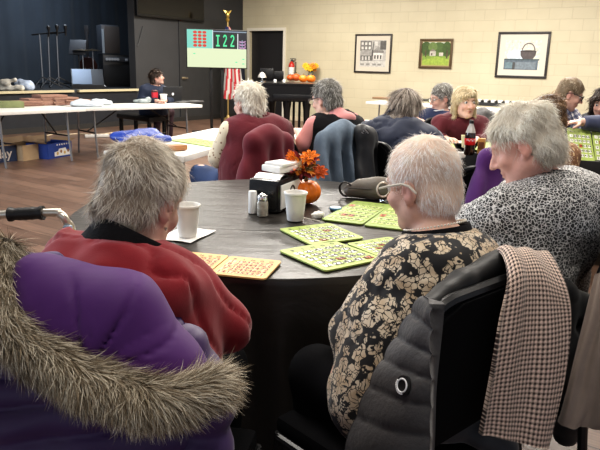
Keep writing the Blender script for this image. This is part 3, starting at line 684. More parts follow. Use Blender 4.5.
# far side of that row
S = dict(head=P(441, 98, 6.3), hfwd=(-.95, -.2), hpitch=14, hs=1.08, neck=P(438, 113, 6.3), pelvis=(1.36, 6.42, .52), fwd=(-.7, -.6), res=.013, bres=.011, off=.02, top=mat('navy_sweater', (.015, .022, .06), rough=.85, var=.15), topname='sweater',
         hair=dict(style='fluffy', cols=MGREY, N=1500, h=.009, lift=.2, length=.035, width=.005), skin=(.66, .42, .33), glasses=(.2, .18, .17), wrL=P(422, 122, 6.1), wrR=P(436, 122, 6.0))
p_g7 = person('grey-haired person in a navy sweater with a pale collar beside the blonde woman', S)
collar_band(S, p_g7, mat('pale_collar', (.7, .7, .7), rough=.8), r0=.075, hgt=.06)
# blonde woman facing us
S = dict(head=P(465, 102.5, 5.5), hfwd=(.24, -.97), hpitch=0, hs=1.10, neck=P(461, 118, 5.55), pelvis=(1.36, 5.72, .52), fwd=(.1, -1), girth=1.05, res=.01, bres=.006, off=.014, elL=P(483, 141, 5.45), elR=P(437, 141, 5.45), wrL=P(476, 139.5, 5.3), wrR=P(446, 139, 5.3), sw=.185,
         top=M_MAROON, topname='sweater', vneck=.5, hair=dict(style='bob', cols=BLONDE, N=6500, h=.006, lift=-.05, length=.05, width=.0028, jit=.03, wave=.15, curl=.05, lump=.002, front=(.008, .132, -.03)), skin=(.70, .45, .35), brow=(.3, .2, .12))
p_blonde = person('blonde woman with a chin-length bob and a maroon sweater, facing the camera', S)
mb = MB(); f_ = nrm(np.array([.1, -1, 0])); pts = []
for a in np.linspace(-PI*.75, PI*.75, 22):
    q = S['nb']-S['org']+np.array([math.sin(a)*.082, 0, 0])+f_*(math.cos(a)*.088)+np.array([0, 0, -.012-.02*math.cos(a)]); pts.append(q)
mb.tube(pts, .003, n=6); part('necklace', mb, mat('gold_chain', (.75, .6, .35), rough=.3, metal=.9), p_blonde)
# plaid shirt
S = dict(head=P(570, 94, 5.6), hfwd=(.93, -.25), hpitch=20, hs=1.08, neck=P(559, 111, 5.62), pelvis=(2.16, 5.75, .52), fwd=(.5, -.8), girth=1.12, res=.012, bres=.009, off=.018, top=M_PLAID, topname='shirt', elR=P(543, 140, 5.55), elL=P(585, 138, 5.5), wrR=P(560, 138, 5.3), wrL=P(580, 137, 5.3),
         hair=dict(style='crop', cols=((.22, .16, .1), (.26, .19, .12), (.62, .52, .38)), N=3000, h=.008, lift=.02, jit=.1, length=.03, width=.0035, puff=.004, wave=.2, front=(0, .13, -.02)), glasses=(.06, .05, .05), skin=(.66, .40, .31))
p_plaid = person('person in a blue and white plaid shirt and dark glasses, head bent right', S)
collar_band(S, p_plaid, M_PLAID, r0=.078, hgt=.045)
# brown curly hair behind the leopard print
S = dict(head=P(547, 117, 4.05), hfwd=(-.25, .97), hpitch=12, neck=P(549, 146, 4.0), pelvis=(1.5, 3.92, .52), fwd=(-.1, 1), girth=.95, sw=.13, res=.013, bres=.011, top=M_BROWNPRINT, topname='blouse', elR=P(566, 185, 4.0), wrR=P(562, 172, 4.3), elL=P(525, 175, 4.05), wrL=P(535, 165, 4.3),
         hair=dict(style='fluffy', cols=BROWN, N=2600, h=.009, lift=.35, length=.05, width=.005, curl=.9, puff=.008, lump=.008), skin=(.62, .4, .3))
p_curl = person('person with curly brown hair and a brown patterned top, mostly hidden by the leopard print', S)
# right edge, black top
S = dict(head=P(603, 103, 5.9), hfwd=(-.55, -.8), hpitch=14, hs=1.08, neck=P(603, 119, 5.95), pelvis=(2.8, 6.1, .52), fwd=(-.4, -.9), girth=1.1, res=.013, bres=.01, off=.02, top=mat('black_jersey', (.012, .012, .014), rough=.85), topname='sweater', elR=P(576, 140, 5.8), wrR=P(588, 137, 5.5), elL=P(630, 140, 5.8), wrL=P(615, 136, 5.5),
         hair=dict(style='bob', cols=DARK, N=1500, h=.009, lift=.12, length=.06, width=.005, ears=False), skin=(.62, .38, .29))
p_blk = person('dark-haired person in a black sweater at the right edge', S)
# right edge, slate sleeve reaching in
S = dict(head=P(660, 92, 4.7), hfwd=(-.9, -.3), hpitch=15, neck=P(662, 112, 4.8), pelvis=(2.95, 4.85, .52), fwd=(-.9, -.3), girth=1.1, res=.013, bres=.008, off=.022, top=M_SLATE, topname='sweater', sh={-1: P(640, 130, 4.4), 1: P(632, 118, 4.75)}, elR=P(607, 124, 4.65), wrR=P(581, 122, 4.62), elL=P(665, 165, 4.5), wrL=P(640, 165, 4.4),
         hair=dict(style='fluffy', cols=MGREY, N=800, h=.01, width=.006), skin=(.66, .42, .33), curl=.35)
p_slate = person('person in a slate blue sweater whose forearm reaches in from the right', S)
# caller at the laptop
S = dict(head=P(157, 77.5, 10.5), hfwd=(.92, -.05), hpitch=-12, neck=P(153.5, 87, 10.5), pelvis=(-2.45, 10.62, .52), fwd=(.6, -.7), girth=1.12, res=.014, bres=.012, off=.02, top=mat('navy_blouse', (.016, .024, .05), rough=.85), topname='blouse', trousers=mat('plum_trousers', (.04, .018, .026), rough=.85),
         elR=P(141, 101, 10.35), wrR=P(158, 101, 10.1), elL=P(170, 101, 10.4), wrL=P(164, 100.5, 10.1), knR=PZ(157, 112, .52)*np.array([1, 1, 1]), knL=PZ(170, 112, .52),
         hair=dict(style='fluffy', cols=DARK, N=1500, h=.01, lift=.3, length=.05, width=.009, puff=.006), skin=(.62, .38, .3))
p_caller = person('bingo caller in a navy blouse sitting at the laptop, looking toward the screen', S)
# ------------------------------------------------------------------ tools for cloth patches
def patch_grid(ctrl, nu, nv):
    """Catmull-Rom through a control grid (rows top to bottom, columns left to right)"""
    A = np.asarray(ctrl, float)
    def cr(A, n):
        m = len(A); t = np.linspace(0, m-1, n); i = np.clip(t.astype(int), 0, m-2); f = (t-i).reshape(-1, *([1]*(A.ndim-1)))
        p0 = A[np.clip(i-1, 0, m-1)]; p1 = A[i]; p2 = A[i+1]; p3 = A[np.clip(i+2, 0, m-1)]
        return .5*((2*p1)+(-p0+p2)*f+(2*p0-5*p1+4*p2-p3)*f*f+(-p0+3*p1-3*p2+p3)*f**3)
    B = cr(A, nv); return np.swapaxes(cr(np.swapaxes(B, 0, 1), nu), 0, 1)
def grid_normals(G):
    du = np.gradient(G, axis=1); dv = np.gradient(G, axis=0); return nrm(np.cross(du, dv))
def cloth(name, ctrl, nu, nv, th, m, parent=None, org=(0, 0, 0), disp=None, toward=None):
    """a sheet of cloth with thickness and metric UVs; toward = point the outer face looks at"""
    G = patch_grid(ctrl, nu, nv); N = grid_normals(G)
    if toward is not None and ((np.asarray(toward)-G)*N).sum(-1).mean() < 0: N = -N; flip = True
    else: flip = False
    s, t = np.meshgrid(np.linspace(0, 1, nu), np.linspace(0, 1, nv))
    dd = disp(s, t, G) if disp is not None else 0*s
    F = G+N*(dd[..., None]); Bk = G-N*th; org = np.asarray(org, float)
    vs = np.concatenate([F.reshape(-1, 3), Bk.reshape(-1, 3)])-org; n = nu*nv; fs = []
    for i in range(nv-1):
        for j in range(nu-1):
            q = (i*nu+j, i*nu+j+1, (i+1)*nu+j+1, (i+1)*nu+j)
            fs.append(q if flip else q[::-1]); q2 = tuple(k+n for k in q); fs.append(q2[::-1] if flip else q2)
    ring = [j for j in range(nu)]+[i*nu+nu-1 for i in range(1, nv)]+[(nv-1)*nu+j for j in range(nu-2, -1, -1)]+[i*nu for i in range(nv-2, 0, -1)]
    for a, b in zip(ring, ring[1:]+ring[:1]): fs.append((a, b, b+n, a+n) if flip else (b, a, a+n, b+n))
    o = make(name, vs, fs, m, parent, True)
    lu = np.concatenate([[0], np.cumsum(np.linalg.norm(np.diff(G[nv//2], axis=0), axis=1))]); lv = np.concatenate([[0], np.cumsum(np.linalg.norm(np.diff(G[:, nu//2], axis=0), axis=1))])
    U, Vv = np.meshgrid(lu, lv); uv = np.stack([U, Vv], -1).reshape(-1, 2); uv = np.concatenate([uv, uv])
    l = o.data.uv_layers.new(name='UVMap'); vi = np.zeros(len(o.data.loops), np.int32); o.data.loops.foreach_get('vertex_index', vi); l.data.foreach_set('uv', uv[vi].ravel().astype(np.float32))
    return o, F, N
# ------------------------------------------------------------------ the round table under its black cloth
TC = np.array([-.085, 2.554, 0]); TR = .82; TZ = .74
M_STEEL = mat('grey_tube_steel', (.25, .25, .26), rough=.35, metal=.8); M_BLKSTEEL = mat('black_tube_steel', (.015, .015, .016), rough=.35, metal=.2)
rt = root('round_table', 'large round folding table under a black plastic cloth in the foreground', 'table', TC)
mb = MB().lathe([(.01, .70), (TR-.02, .70), (TR-.008, .708), (TR-.008, .728), (TR-.02, .733), (.01, .733)], n=64); part('tabletop', mb, mat('folding_table_top', (.4, .38, .35), rough=.5), rt)
for a in (PI/4, 3*PI/4, 5*PI/4, 7*PI/4):
    mb = MB().tube([(.52*math.cos(a), .52*math.sin(a), .70), (.55*math.cos(a), .55*math.sin(a), .0)], .016); part('leg', mb, M_STEEL, rt)
def tablecloth_mat():
    m = mat('black_plastic_cloth', (.022, .019, .016), rough=.38, spec=.55); ns, lk, b = nodes_of(m); tc = ns.new('ShaderNodeTexCoord')
    mp = ns.new('ShaderNodeMapping'); mp.inputs['Scale'].default_value = (1.2, 5.5, 1.5); mp.inputs['Rotation'].default_value = (0, 0, .25); lk.new(tc.outputs['Object'], mp.inputs['Vector'])
    n = ns.new('ShaderNodeTexNoise'); n.inputs['Scale'].default_value = 3.0; n.inputs['Detail'].default_value = 4; n.inputs['Distortion'].default_value = .6; lk.new(mp.outputs[0], n.inputs['Vector'])
    n2 = ns.new('ShaderNodeTexNoise'); n2.inputs['Scale'].default_value = 14; n2.inputs['Detail'].default_value = 3; lk.new(tc.outputs['Object'], n2.inputs['Vector'])
    ad = ns.new('ShaderNodeMath'); ad.operation = 'MULTIPLY_ADD'; lk.new(n2.outputs['Fac'], ad.inputs[0]); ad.inputs[1].default_value = .25; lk.new(n.outputs['Fac'], ad.inputs[2])
    bp = ns.new('ShaderNodeBump'); bp.inputs['Strength'].default_value = .3; bp.inputs['Distance'].default_value = .02; lk.new(ad.outputs[0], bp.inputs['Height']); lk.new(bp.outputs['Normal'], b.inputs['Normal']); return m
M_TCLOTH = tablecloth_mat()
mb = MB(); G = []; n = 240; an = np.linspace(0, 2*PI, n, endpoint=False)
for rr in (.001, .15, .3, .45, .58, .68, .76, .80, TR+.002): G.append([(rr*math.cos(a), rr*math.sin(a), .738+.0015*math.sin(5*a+rr*9)*(rr/TR)) for a in an])
for k, zz in enumerate((.732, .715, .68, .62, .54, .45, .36, .27, .18, .12)):
    t = (.732-zz)/.61; row = []
    for a in an:
        fo = math.sin(13*a+1.3*math.sin(2*a))+.5*math.sin(29*a+2*math.sin(3*a)); rr = TR+.006+.03*t**.6*(.4+fo)*min(1, t*4)+.03*t
        row.append((rr*math.cos(a), rr*math.sin(a), zz))
    G.append(row)
mb.grid(G, wrap=True)
single('tablecloth', 'black plastic tablecloth draped to the floor over the round foreground table', 'tablecloth', mb, M_TCLOTH, TC)
# ------------------------------------------------------------------ bingo cards
M_TAN = mat('tan_card', (.68, .43, .17), rough=.55, var=.08, vscale=20); M_TANEDGE = mat('tan_card_edge', (.45, .28, .11), rough=.6)
M_GREEN = mat('lime_card', (.37, .46, .12), rough=.5, var=.1, vscale=18); M_GREEND = mat('olive_card', (.27, .36, .09), rough=.5, var=.12, vscale=18)
M_REDINK = mat('red_ink', (.24, .015, .015), rough=.6); M_BLKINK = mat('black_ink', (.03, .02, .02), rough=.6); M_WINDOW = mat('card_window_white', (.82, .82, .74), rough=.4)
M_SHUT = mat('red_shutter', (.52, .10, .04), rough=.3, spec=.6); M_PALEWIN = mat('card_window_lime', (.62, .72, .26), rough=.4)
def rrect(w, d, r, n=5):
    out = []
    for cx, cy, a0 in ((w/2-r, d/2-r, 0), (-w/2+r, d/2-r, PI/2), (-w/2+r, -d/2+r, PI), (w/2-r, -d/2+r, 3*PI/2)):
        for k in range(n+1): a = a0+PI/2*k/n; out.append((cx+r*math.cos(a), cy+r*math.sin(a)))
    return out
def rect_from(TL, TR_, BR, BL, z):
    q = [PZ(*p, z) if p is not None else None for p in (TL, TR_, BR, BL)]
    if q[0] is None: q[0] = q[1]+q[3]-q[2]
    if q[1] is None: q[1] = q[0]+q[2]-q[3]
    if q[2] is None: q[2] = q[1]+q[3]-q[0]
    if q[3] is None: q[3] = q[0]+q[2]-q[1]
    c = sum(q)/4; x = (q[1]-q[0]+q[2]-q[3])/2; y = (q[0]-q[3]+q[1]-q[2])/2; w, d = np.linalg.norm(x), np.linalg.norm(y)
    x = x/w; y2 = nrm(y/d-x*np.dot(y/d, x)); xr = nrm(x+np.array([y2[1], -y2[0], 0])); return c, w, d, math.atan2(xr[1], xr[0])
def bingo_card(label, corners, style, reds=(), z=TZ+.0045, group=None, tilt=None, loc=None, size=None, rz=0.0):
    if corners is not None: c, w, d, rz = rect_from(*corners, z)
    else: c, (w, d) = loc, size
    r = root('bingo_card', label, 'bingo card', (c[0], c[1], c[2] if corners is None else z), rz, group)
    if tilt: r.rotation_euler = tilt
    base = M_TAN if style == 'tan' else (M_GREEN if style == 'lime' else M_GREEND)
    mb = MB().prism(rrect(w, d, .012), -.0035, .0015); part('board', mb, base, r, smooth=False)
    if style == 'tan':
        mb = MB(); cw = w*.86/5; ch = d*.84/6
        for i in range(5):
            v, f = text_mesh('BINGO'[i], cw*.62); mb.add([(a+(i-2)*cw, b+2.5*ch, .0022) for a, b, _ in v], f, 1)
            for j in range(5):
                v, f = text_mesh(str(i*15+(j*7+i*3) % 15+1), min(cw, ch)*.90); mb.add([(a*1.2+(i-2)*cw, b*1.15+(1.5-j)*ch, .0022) for a, b, _ in v], f, 0)
        part('lettering', mb, [M_REDINK, M_BLKINK], r, smooth=False)
        mb = MB()
        for i in range(5):
            for j in range(5):
                x, y = (i-2)*cw, (1.5-j)*ch; mb.add([(x-cw*.42, y-ch*.42, .0019), (x+cw*.42, y-ch*.42, .0019), (x+cw*.42, y+ch*.42, .0019), (x-cw*.42, y+ch*.42, .0019)], [(0, 1, 2, 3)])
        part('number_window', mb, mat('tan_window', (.80, .60, .32), rough=.5), r, smooth=False)
    else:
        cw = w*.88/5; ch = d*.84/5.6; wm = MB(); nm = MB(); shs = []
        for i in range(5):
            v, f = text_mesh('BINGO'[i], cw*.5); nm.add([(a+(i-2)*cw, b+2.55*ch, .0022) for a, b, _ in v], f, 1)
            for j in range(5):
                x, y = (i-2)*cw, (1.6-j)*ch; ww, hh = cw*.36, ch*.30
                if (i, j) in reds: shs.append(MB())
                (shs[-1] if (i, j) in reds else wm).add([(x-ww, y-hh, .0028), (x+ww, y-hh, .0028), (x+ww, y+hh, .0028), (x-ww, y+hh, .0028), (x-ww, y-hh, .001), (x+ww, y-hh, .001), (x+ww, y+hh, .001), (x-ww, y+hh, .001)], [(0, 1, 2, 3), (0, 4, 5, 1), (1, 5, 6, 2), (2, 6, 7, 3), (3, 7, 4, 0)])
                v, f = text_mesh(str(i*15+(j*4+i*5) % 15+1), min(cw, ch)*.74); nm.add([(a*1.25+x, b*1.2+y, .0034) for a, b, _ in v], f, 0)
        part('number_window', wm, M_WINDOW if style == 'lime' else M_PALEWIN, r, smooth=False)
        for sh in shs: part('shutter', sh, M_SHUT, r, smooth=False)
        part('lettering', nm, [M_BLKINK, M_BLKINK], r, smooth=False)
    return r
bingo_card('tan bingo card with red numbers, rightmost of the row by the red sweater', ((227, 256), (279.3, 261), (268, 279.5), (212.5, 274)), 'tan')
bingo_card('tan bingo card with red numbers in the middle of the row by the red sweater', ((177, 251), (226, 255.7), (211.5, 273.5), (161, 268.5)), 'tan')
bingo_card('tan bingo card half hidden behind the red sweater, leftmost of the row', ((128, 246.5), (176, 250.7), (160, 268), (110, 263)), 'tan')
bingo_card('lime green bingo card just in front of the centre cup', ((282.4, 228.6), (332, 223), (362, 238.4), (307, 245.3)), 'lime', {(3, 1), (1, 4)})
bingo_card('lime green bingo card nearest the table edge, beside the flowered sleeve', ((285, 249.2), (342, 240.6), (376, 259.5), (319, 273)), 'lime', {(4, 4), (2, 3)}, z=TZ+.0045)
bingo_card('lime green bingo card with three red shutters, partly hidden by the flowered shoulder', ((350, 242.5), (392, 237.2), (421, 249), (376, 258.5)), 'lime', {(1, 2), (2, 2), (2, 1), (3, 3)}, z=TZ+.0045)
bingo_card('olive green bingo card lying in front of the grey handbag, left half of the pair', ((352.5, 201), (387, 204), (367, 225.5), (323.7, 219.2)), 'olive', {(1, 3), (2, 3), (0, 0)})
bingo_card('olive green bingo card in front of the handbag, right half tucked behind the glasses', ((388, 204), (425, 207.5), (412, 231), (368, 225.5)), 'olive', {(0, 2)})
# ------------------------------------------------------------------ cups, shakers, dispenser, pumpkin
M_FOAM = mat('white_foam', (.82, .80, .76), rough=.7, bump=.15, bscale=180); M_PAPER = mat('white_paper', (.85, .83, .79), rough=.8, bump=.3, bscale=30)
def cup_mesh(): return MB().lathe([(.001, .001), (.030, .001), (.032, .004), (.037, .05), (.042, .1), (.0435, .104), (.0465, .106), (.0468, .110), (.0465, .113), (.0445, .114), (.0425, .112), (.0415, .1), (.031, .008), (.001, .008)], n=36, cap=False)
p = PZ(186, 238.5, TZ+.003); single('foam_cup', 'white foam cup standing on a napkin beside the red sweater', 'cup', cup_mesh(), M_FOAM, (p[0], p[1]+.03, TZ+.0035))
p = PZ(295, 222.5, TZ); single('foam_cup', 'white foam cup in front of the napkin dispenser', 'cup', cup_mesh(), M_FOAM, (p[0], p[1]+.03, TZ+.0015))
c, w, d, rz = rect_from((180, 226), (213, 230.5), (194, 243), (160, 239), TZ+.0025)
mb = MB(); mb.grid([[(x, y, .0006+.0012*math.sin(x*60)*math.sin(y*50)) for x in np.linspace(-w/2, w/2, 16)] for y in np.linspace(-d/2, d/2, 16)])
single('paper_napkin', 'square white paper napkin under the left foam cup', 'napkin', mb, M_PAPER, c, rz)
# napkin dispenser
a0, a1, a2 = PZ(248, 210.5, TZ), PZ(277.5, 214, TZ), PZ(304, 204, TZ)
ex = nrm(a1-a0); ex[2] = 0; ey = np.array([-ex[1], ex[0], 0]); wd = np.linalg.norm(a1-a0)+.004; dp = np.linalg.norm(a2-a1)*.98
c = a0+ex*wd/2+ey*dp/2; c[2] = TZ+.0015; hd = .135
r = root('napkin_dispenser', 'black tabletop napkin dispenser with silver face plates beside the pumpkin', 'napkin dispenser', c, math.atan2(ex[1], ex[0]))
M_BPL = mat('black_gloss_plastic', (.012, .012, .013), rough=.25, spec=.5); M_SILV = mat('brushed_plate', (.62, .61, .58), rough=.35, metal=.6)
mb = MB().box((0, 0, hd/2), (wd, dp, hd), bev=.016)
part('housing', mb, M_BPL, r)
for sy in (-1, 1):
    mb = MB().box((0, sy*(dp/2+.003), hd*.44), (wd*.88, .008, hd*.82), bev=.003); part('side_plate', mb, M_BPL, r)
mb = MB(); G = []
for t in np.linspace(0, 1, 10):
    y = -dp*.46+t*dp*.5; z = hd+.004+.012*math.sin(t*PI)-.02*(1-t)**3; G.append([(x, y, z) for x in np.linspace(-wd*.42, wd*.42, 4)])
mb.grid(G); mb.grid([[tuple(np.array(q)-np.array([0, 0, .004])) for q in row] for row in G]); part('top_plate', mb, M_SILV, r, label='silver curved top plate')
mb = MB().box((wd/2+.002, 0, hd*.47), (.006, dp*.84, hd*.74), bev=.002); part('end_panel', mb, mat('dispenser_card', (.78, .77, .74), rough=.4), r, label='white printed end panel')
mb = MB(); pts = [(wd/2+.0062, .012+.022*math.cos(a), hd*.55+.022*math.sin(a)) for a in np.linspace(-.5, PI*1.05, 18)]; mb.tube(pts, .004, n=6, flat=.6)
part('emblem', mb, M_BLKINK, r, label='dark arc emblem')
# loose napkins on top of the dispenser
top = c+np.array([0, 0, hd+.012]); q = top+ey*dp*.22+ex*.0
single('napkin_stack', 'folded white napkins lying on top of the black dispenser', 'napkins', MB().box((0, 0, .016), (wd*.8, dp*.52, .028), bev=.007).box((.006, .004, .036), (wd*.74, dp*.48, .014), rz=.09, bev=.005), M_PAPER, q-np.array([0, 0, .002]), math.atan2(ex[1], ex[0])-.35)
# shakers
p = PZ(252.5, 213.2, TZ); single('salt_shaker', 'white paper salt shaker beside the black dispenser', 'salt shaker', MB().lathe([(.001, 0), (.0165, 0), (.017, .002), (.017, .088), (.0155, .091), (.001, .091)], n=24), mat('shaker_white', (.84, .83, .8), rough=.5), (p[0], p[1]+.0, TZ+.0015))
p = PZ(263, 215.8, TZ); r = root('pepper_shaker', 'glass pepper shaker with a chrome cap in front of the dispenser', 'pepper shaker', (p[0]-.002, p[1]-.004, TZ+.0015))
part('glass_jar', MB().lathe([(.001, 0), (.021, 0), (.0225, .004), (.0225, .055), (.0185, .064), (.001, .064)], n=24), mat('smoky_glass', (.5, .46, .38), rough=.12, trans=.25, spec=.6, var=.3, vscale=60), r)
part('lid', MB().lathe([(.0195, .060), (.0205, .064), (.0205, .078), (.017, .087), (.009, .092), (.001, .093)], n=24), mat('chrome', (.75, .75, .74), rough=.15, metal=1), r)
# pumpkin and autumn flowers
p = PZ(304, 205.5, TZ); pc = (p[0]+.006, p[1]+.045, TZ+.0015); r = root('pumpkin', 'small bright orange pumpkin standing behind the dispenser', 'pumpkin', pc)
mb = MB(); G = []
for th in np.linspace(.02, PI-.02, 22):
    G.append([((.068*math.sin(th)**.85)*(1-.07*abs(math.cos(5*a))**6)*math.cos(a), (.068*math.sin(th)**.85)*(1-.07*abs(math.cos(5*a))**6)*math.sin(a), .052-.052*math.cos(th)-.006*math.exp(-((PI-th)/.35)**2)) for a in np.linspace(0, 2*PI, 70, endpoint=False)])
part('flesh', mb.grid(G, wrap=True), mat('pumpkin_orange', (.80, .20, .015), rough=.42, var=.12, vscale=25), r)
part('stem', MB().tube([(0, 0, .095), (.003, .002, .112), (.012, .004, .126)], [.010, .007, .0075], n=7), mat('pumpkin_stem', (.2, .15, .06), rough=.8), r)
fl = root('autumn_flower_spray', 'spray of orange and burgundy silk leaves and flowers resting on the pumpkin', 'artificial flowers', (pc[0], pc[1], TZ+.1)); fl.scale = (1.25, 1.25, 1.2)
def leaf(mb, c, d, n, L, w, mi):
    d = nrm(d); n = nrm(n-d*np.dot(n, d)); s = np.cross(d, n); vs = []
    prof = [(0, .05), (.2, .7), (.35, .45), (.5, 1), (.68, .5), (.8, .55), (1, .02)]
    for t, ww in prof:
        m_ = c+d*L*t-n*(t*t*L*.25); vs += [m_-s*w*ww+n*.004, m_, m_+s*w*ww+n*.004]
    fs = []
    for i in range(len(prof)-1): fs += [(3*i, 3*i+1, 3*i+4, 3*i+3), (3*i+1, 3*i+2, 3*i+5, 3*i+4)]
    mb.add(vs, fs, mi)
rr = random.Random(3); mb = MB()
for k in range(46):
    a = rr.uniform(0, 2*PI); e = rr.uniform(-.25, 1.2); d = np.array([math.cos(a)*math.cos(e), math.sin(a)*math.cos(e)*.7, math.sin(e)]); c0 = np.array([-.02, -.01, .045])+d*rr.uniform(.0, .035)
    leaf(mb, c0, d+np.array([rr.uniform(-.3, .3) for _ in range(3)]), np.array([rr.uniform(-.5, .5), -.6, .8]), rr.uniform(.032, .06), rr.uniform(.010, .017), rr.choice([0, 0, 1, 1, 2, 3]))
part('leaves', mb, [mat('leaf_rust', (.55, .12, .02), rough=.6), mat('leaf_burgundy', (.22, .02, .025), rough=.6), mat('leaf_olive', (.20, .14, .03), rough=.6), mat('leaf_amber', (.70, .27, .03), rough=.6)], fl, smooth=False)
def blossom(c, R, cols, np_=9, face=(0, -.7, .7)):
    mb = MB(); n = nrm(np.array(face)); u = nrm(np.cross(n, [0, 0, 1])); w_ = np.cross(n, u)
    for ring, (rr_, k) in enumerate(((R, np_), (R*.65, np_-2))):
        for i in range(k):
            a = 2*PI*i/k+ring*.3; d = u*math.cos(a)+w_*math.sin(a)+n*(.25+.4*ring); leaf(mb, np.array(c)+n*.003*ring, d, n, rr_, rr_*.36, 0)
    mb.lathe([(R*.28, 0), (R*.22, R*.12), (.0001, R*.16)], n=10, mi=1, c=c); return mb, cols
for c0, R, col in (((.012, -.018, .088), .036, 'o'), ((.045, -.016, .036), .034, 'r'), ((-.032, -.022, .060), .028, 'c'), ((-.05, -.014, .092), .022, 'o')):
    cm = {'o': mat('petal_orange', (.85, .26, .02), rough=.6), 'r': mat('petal_red_orange', (.60, .12, .02), rough=.6), 'c': mat('petal_cream', (.72, .62, .42), rough=.6)}[col]
    mb, _ = blossom(c0, R, None); part('blossom', mb, [cm, mat('flower_centre', (.1, .05, .02), rough=.8)], fl, smooth=False)
part('berry', MB().lathe([(.0001, -.012), (.009, -.008), (.0125, 0), (.009, .009), (.0001, .012)], c=(-.066, -.03, .038), n=14), mat('berry_burgundy', (.16, .01, .03), rough=.35), fl)
# tissue, coffee stirrer, blue lid
p = PZ(318, 217.5, TZ); V, Q = prim_mesh([ell((0, 0, .010), (.017, .012, .012)), ell((.012, .004, .008), (.012, .012, .010)), ell((-.012, -.004, .007), (.012, .009, .008))], .003, disp=lambda X: .003*wob(X, 180, 2)+.002*wob(X, 420, 1), m=.012)
o = make('crumpled_tissue', V, Q, M_PAPER); o.location = (p[0], p[1], TZ+.001); tag(o, 'small crumpled white tissue between the cup and the green cards', 'tissue')
a, b = PZ(303, 217.6, TZ+.004), PZ(324, 222.5, TZ+.004); single('coffee_stirrer', 'thin pale stirrer lying between the centre cup and the green cards', 'stirrer', MB().tube([(0, 0, 0), tuple((b-a)*.5+np.array([0, 0, .001])), tuple(b-a)], .0022, n=6), mat('stirrer_white', (.75, .72, .66), rough=.4), a)
p = PZ(335.5, 209.5, TZ+.002); single('bottle_cap', 'small blue and white round lid beside the olive bingo card', 'lid', MB().lathe([(.001, 0), (.024, 0), (.026, .003), (.026, .008), (.023, .011)], n=28, mi=0, cap=False).lathe([(.023, .011), (.016, .0115), (.0001, .0112)], n=28, mi=1, cap=False), [mat('lid_blue', (.10, .25, .42), rough=.4), mat('lid_white', (.7, .75, .75), rough=.4)], (p[0], p[1], TZ+.0015))
# handbag
a, b = PZ(344, 199, TZ), PZ(400, 204, TZ); ax = nrm(b-a); c0 = a+np.array([0, .05, 0]); up = np.array([0, 0, 1.]); bk = np.array([-ax[1], ax[0], 0])
c0 = a+bk*.05; L = np.linalg.norm(b-a)*1.15
pr = [cap(c0+ax*.02+up*.035, c0+ax*L*.5+up*.048, .034, .046, .03), cap(c0+ax*L*.5+up*.048, c0+ax*L+up*.05, .046, .048, .03), cap(c0+ax*.06+up*.07, c0+ax*L+up*.075, .016, .026, .04)]
r = root('handbag', 'grey-brown zipped handbag lying on the table behind the olive bingo cards', 'handbag', (*((a+b)/2+bk*.05)[:2], TZ)); org = np.array(r.location)
V, Q = prim_mesh(pr, .006, disp=lambda X: .003*wob(X, 35, 2)-.0025*np.exp(-((X[:, 2]-TZ-.052)/.004)**2), clip=lambda X, d: np.maximum(d, TZ+.002-X[:, 2]))
make('pouch', V-org, Q, mat('taupe_leather', (.115, .095, .075), rough=.5, var=.12, bump=.15, bscale=90), r)
mb = MB().tube([c0-org+ax*t*L-bk*(.043+.004*math.sin(t*3))+up*(.052+.006*t) for t in np.linspace(.06, 1, 14)], .0035, n=6); part('zipper', mb, mat('zip_dark', (.05, .045, .04), rough=.4), r)
mb = MB().tube([c0-org+ax*(.01+.03*math.cos(q)-.012)+up*(.04+.034*math.sin(q))-bk*(.015+.01*math.sin(q)) for q in np.linspace(.35, 2*PI-1.2, 22)], .0065, n=8, flat=.6); part('strap_loop', mb, mat('strap_dark', (.03, .027, .025), rough=.45), r)
p = PZ(383, 201.5, TZ+.004); r = root('key_ring', 'silver keys on a ring at the foot of the grey handbag', 'keys', (p[0], p[1], TZ+.002)); ch = mat('chrome', (.75, .75, .74), rough=.15, metal=1)
part('split_ring', MB().tube([(.014*math.cos(q), .014*math.sin(q), .012+.008*math.sin(q)) for q in np.linspace(0, 2*PI, 16, endpoint=False)], .0018, n=6, closed=True), ch, r)
for k, (dx_, dy_) in enumerate(((.01, -.03), (-.012, -.028), (.024, -.02))):
    part('key', MB().box((dx_*.7, dy_*.7, .006+.003*k), (.016, .016, .002), rz=.5*k, bev=.003).box((dx_*1.3, dy_*1.3, .005+.003*k), (.006, .03, .002), rz=math.atan2(-dx_, -dy_)*-1), ch, r)
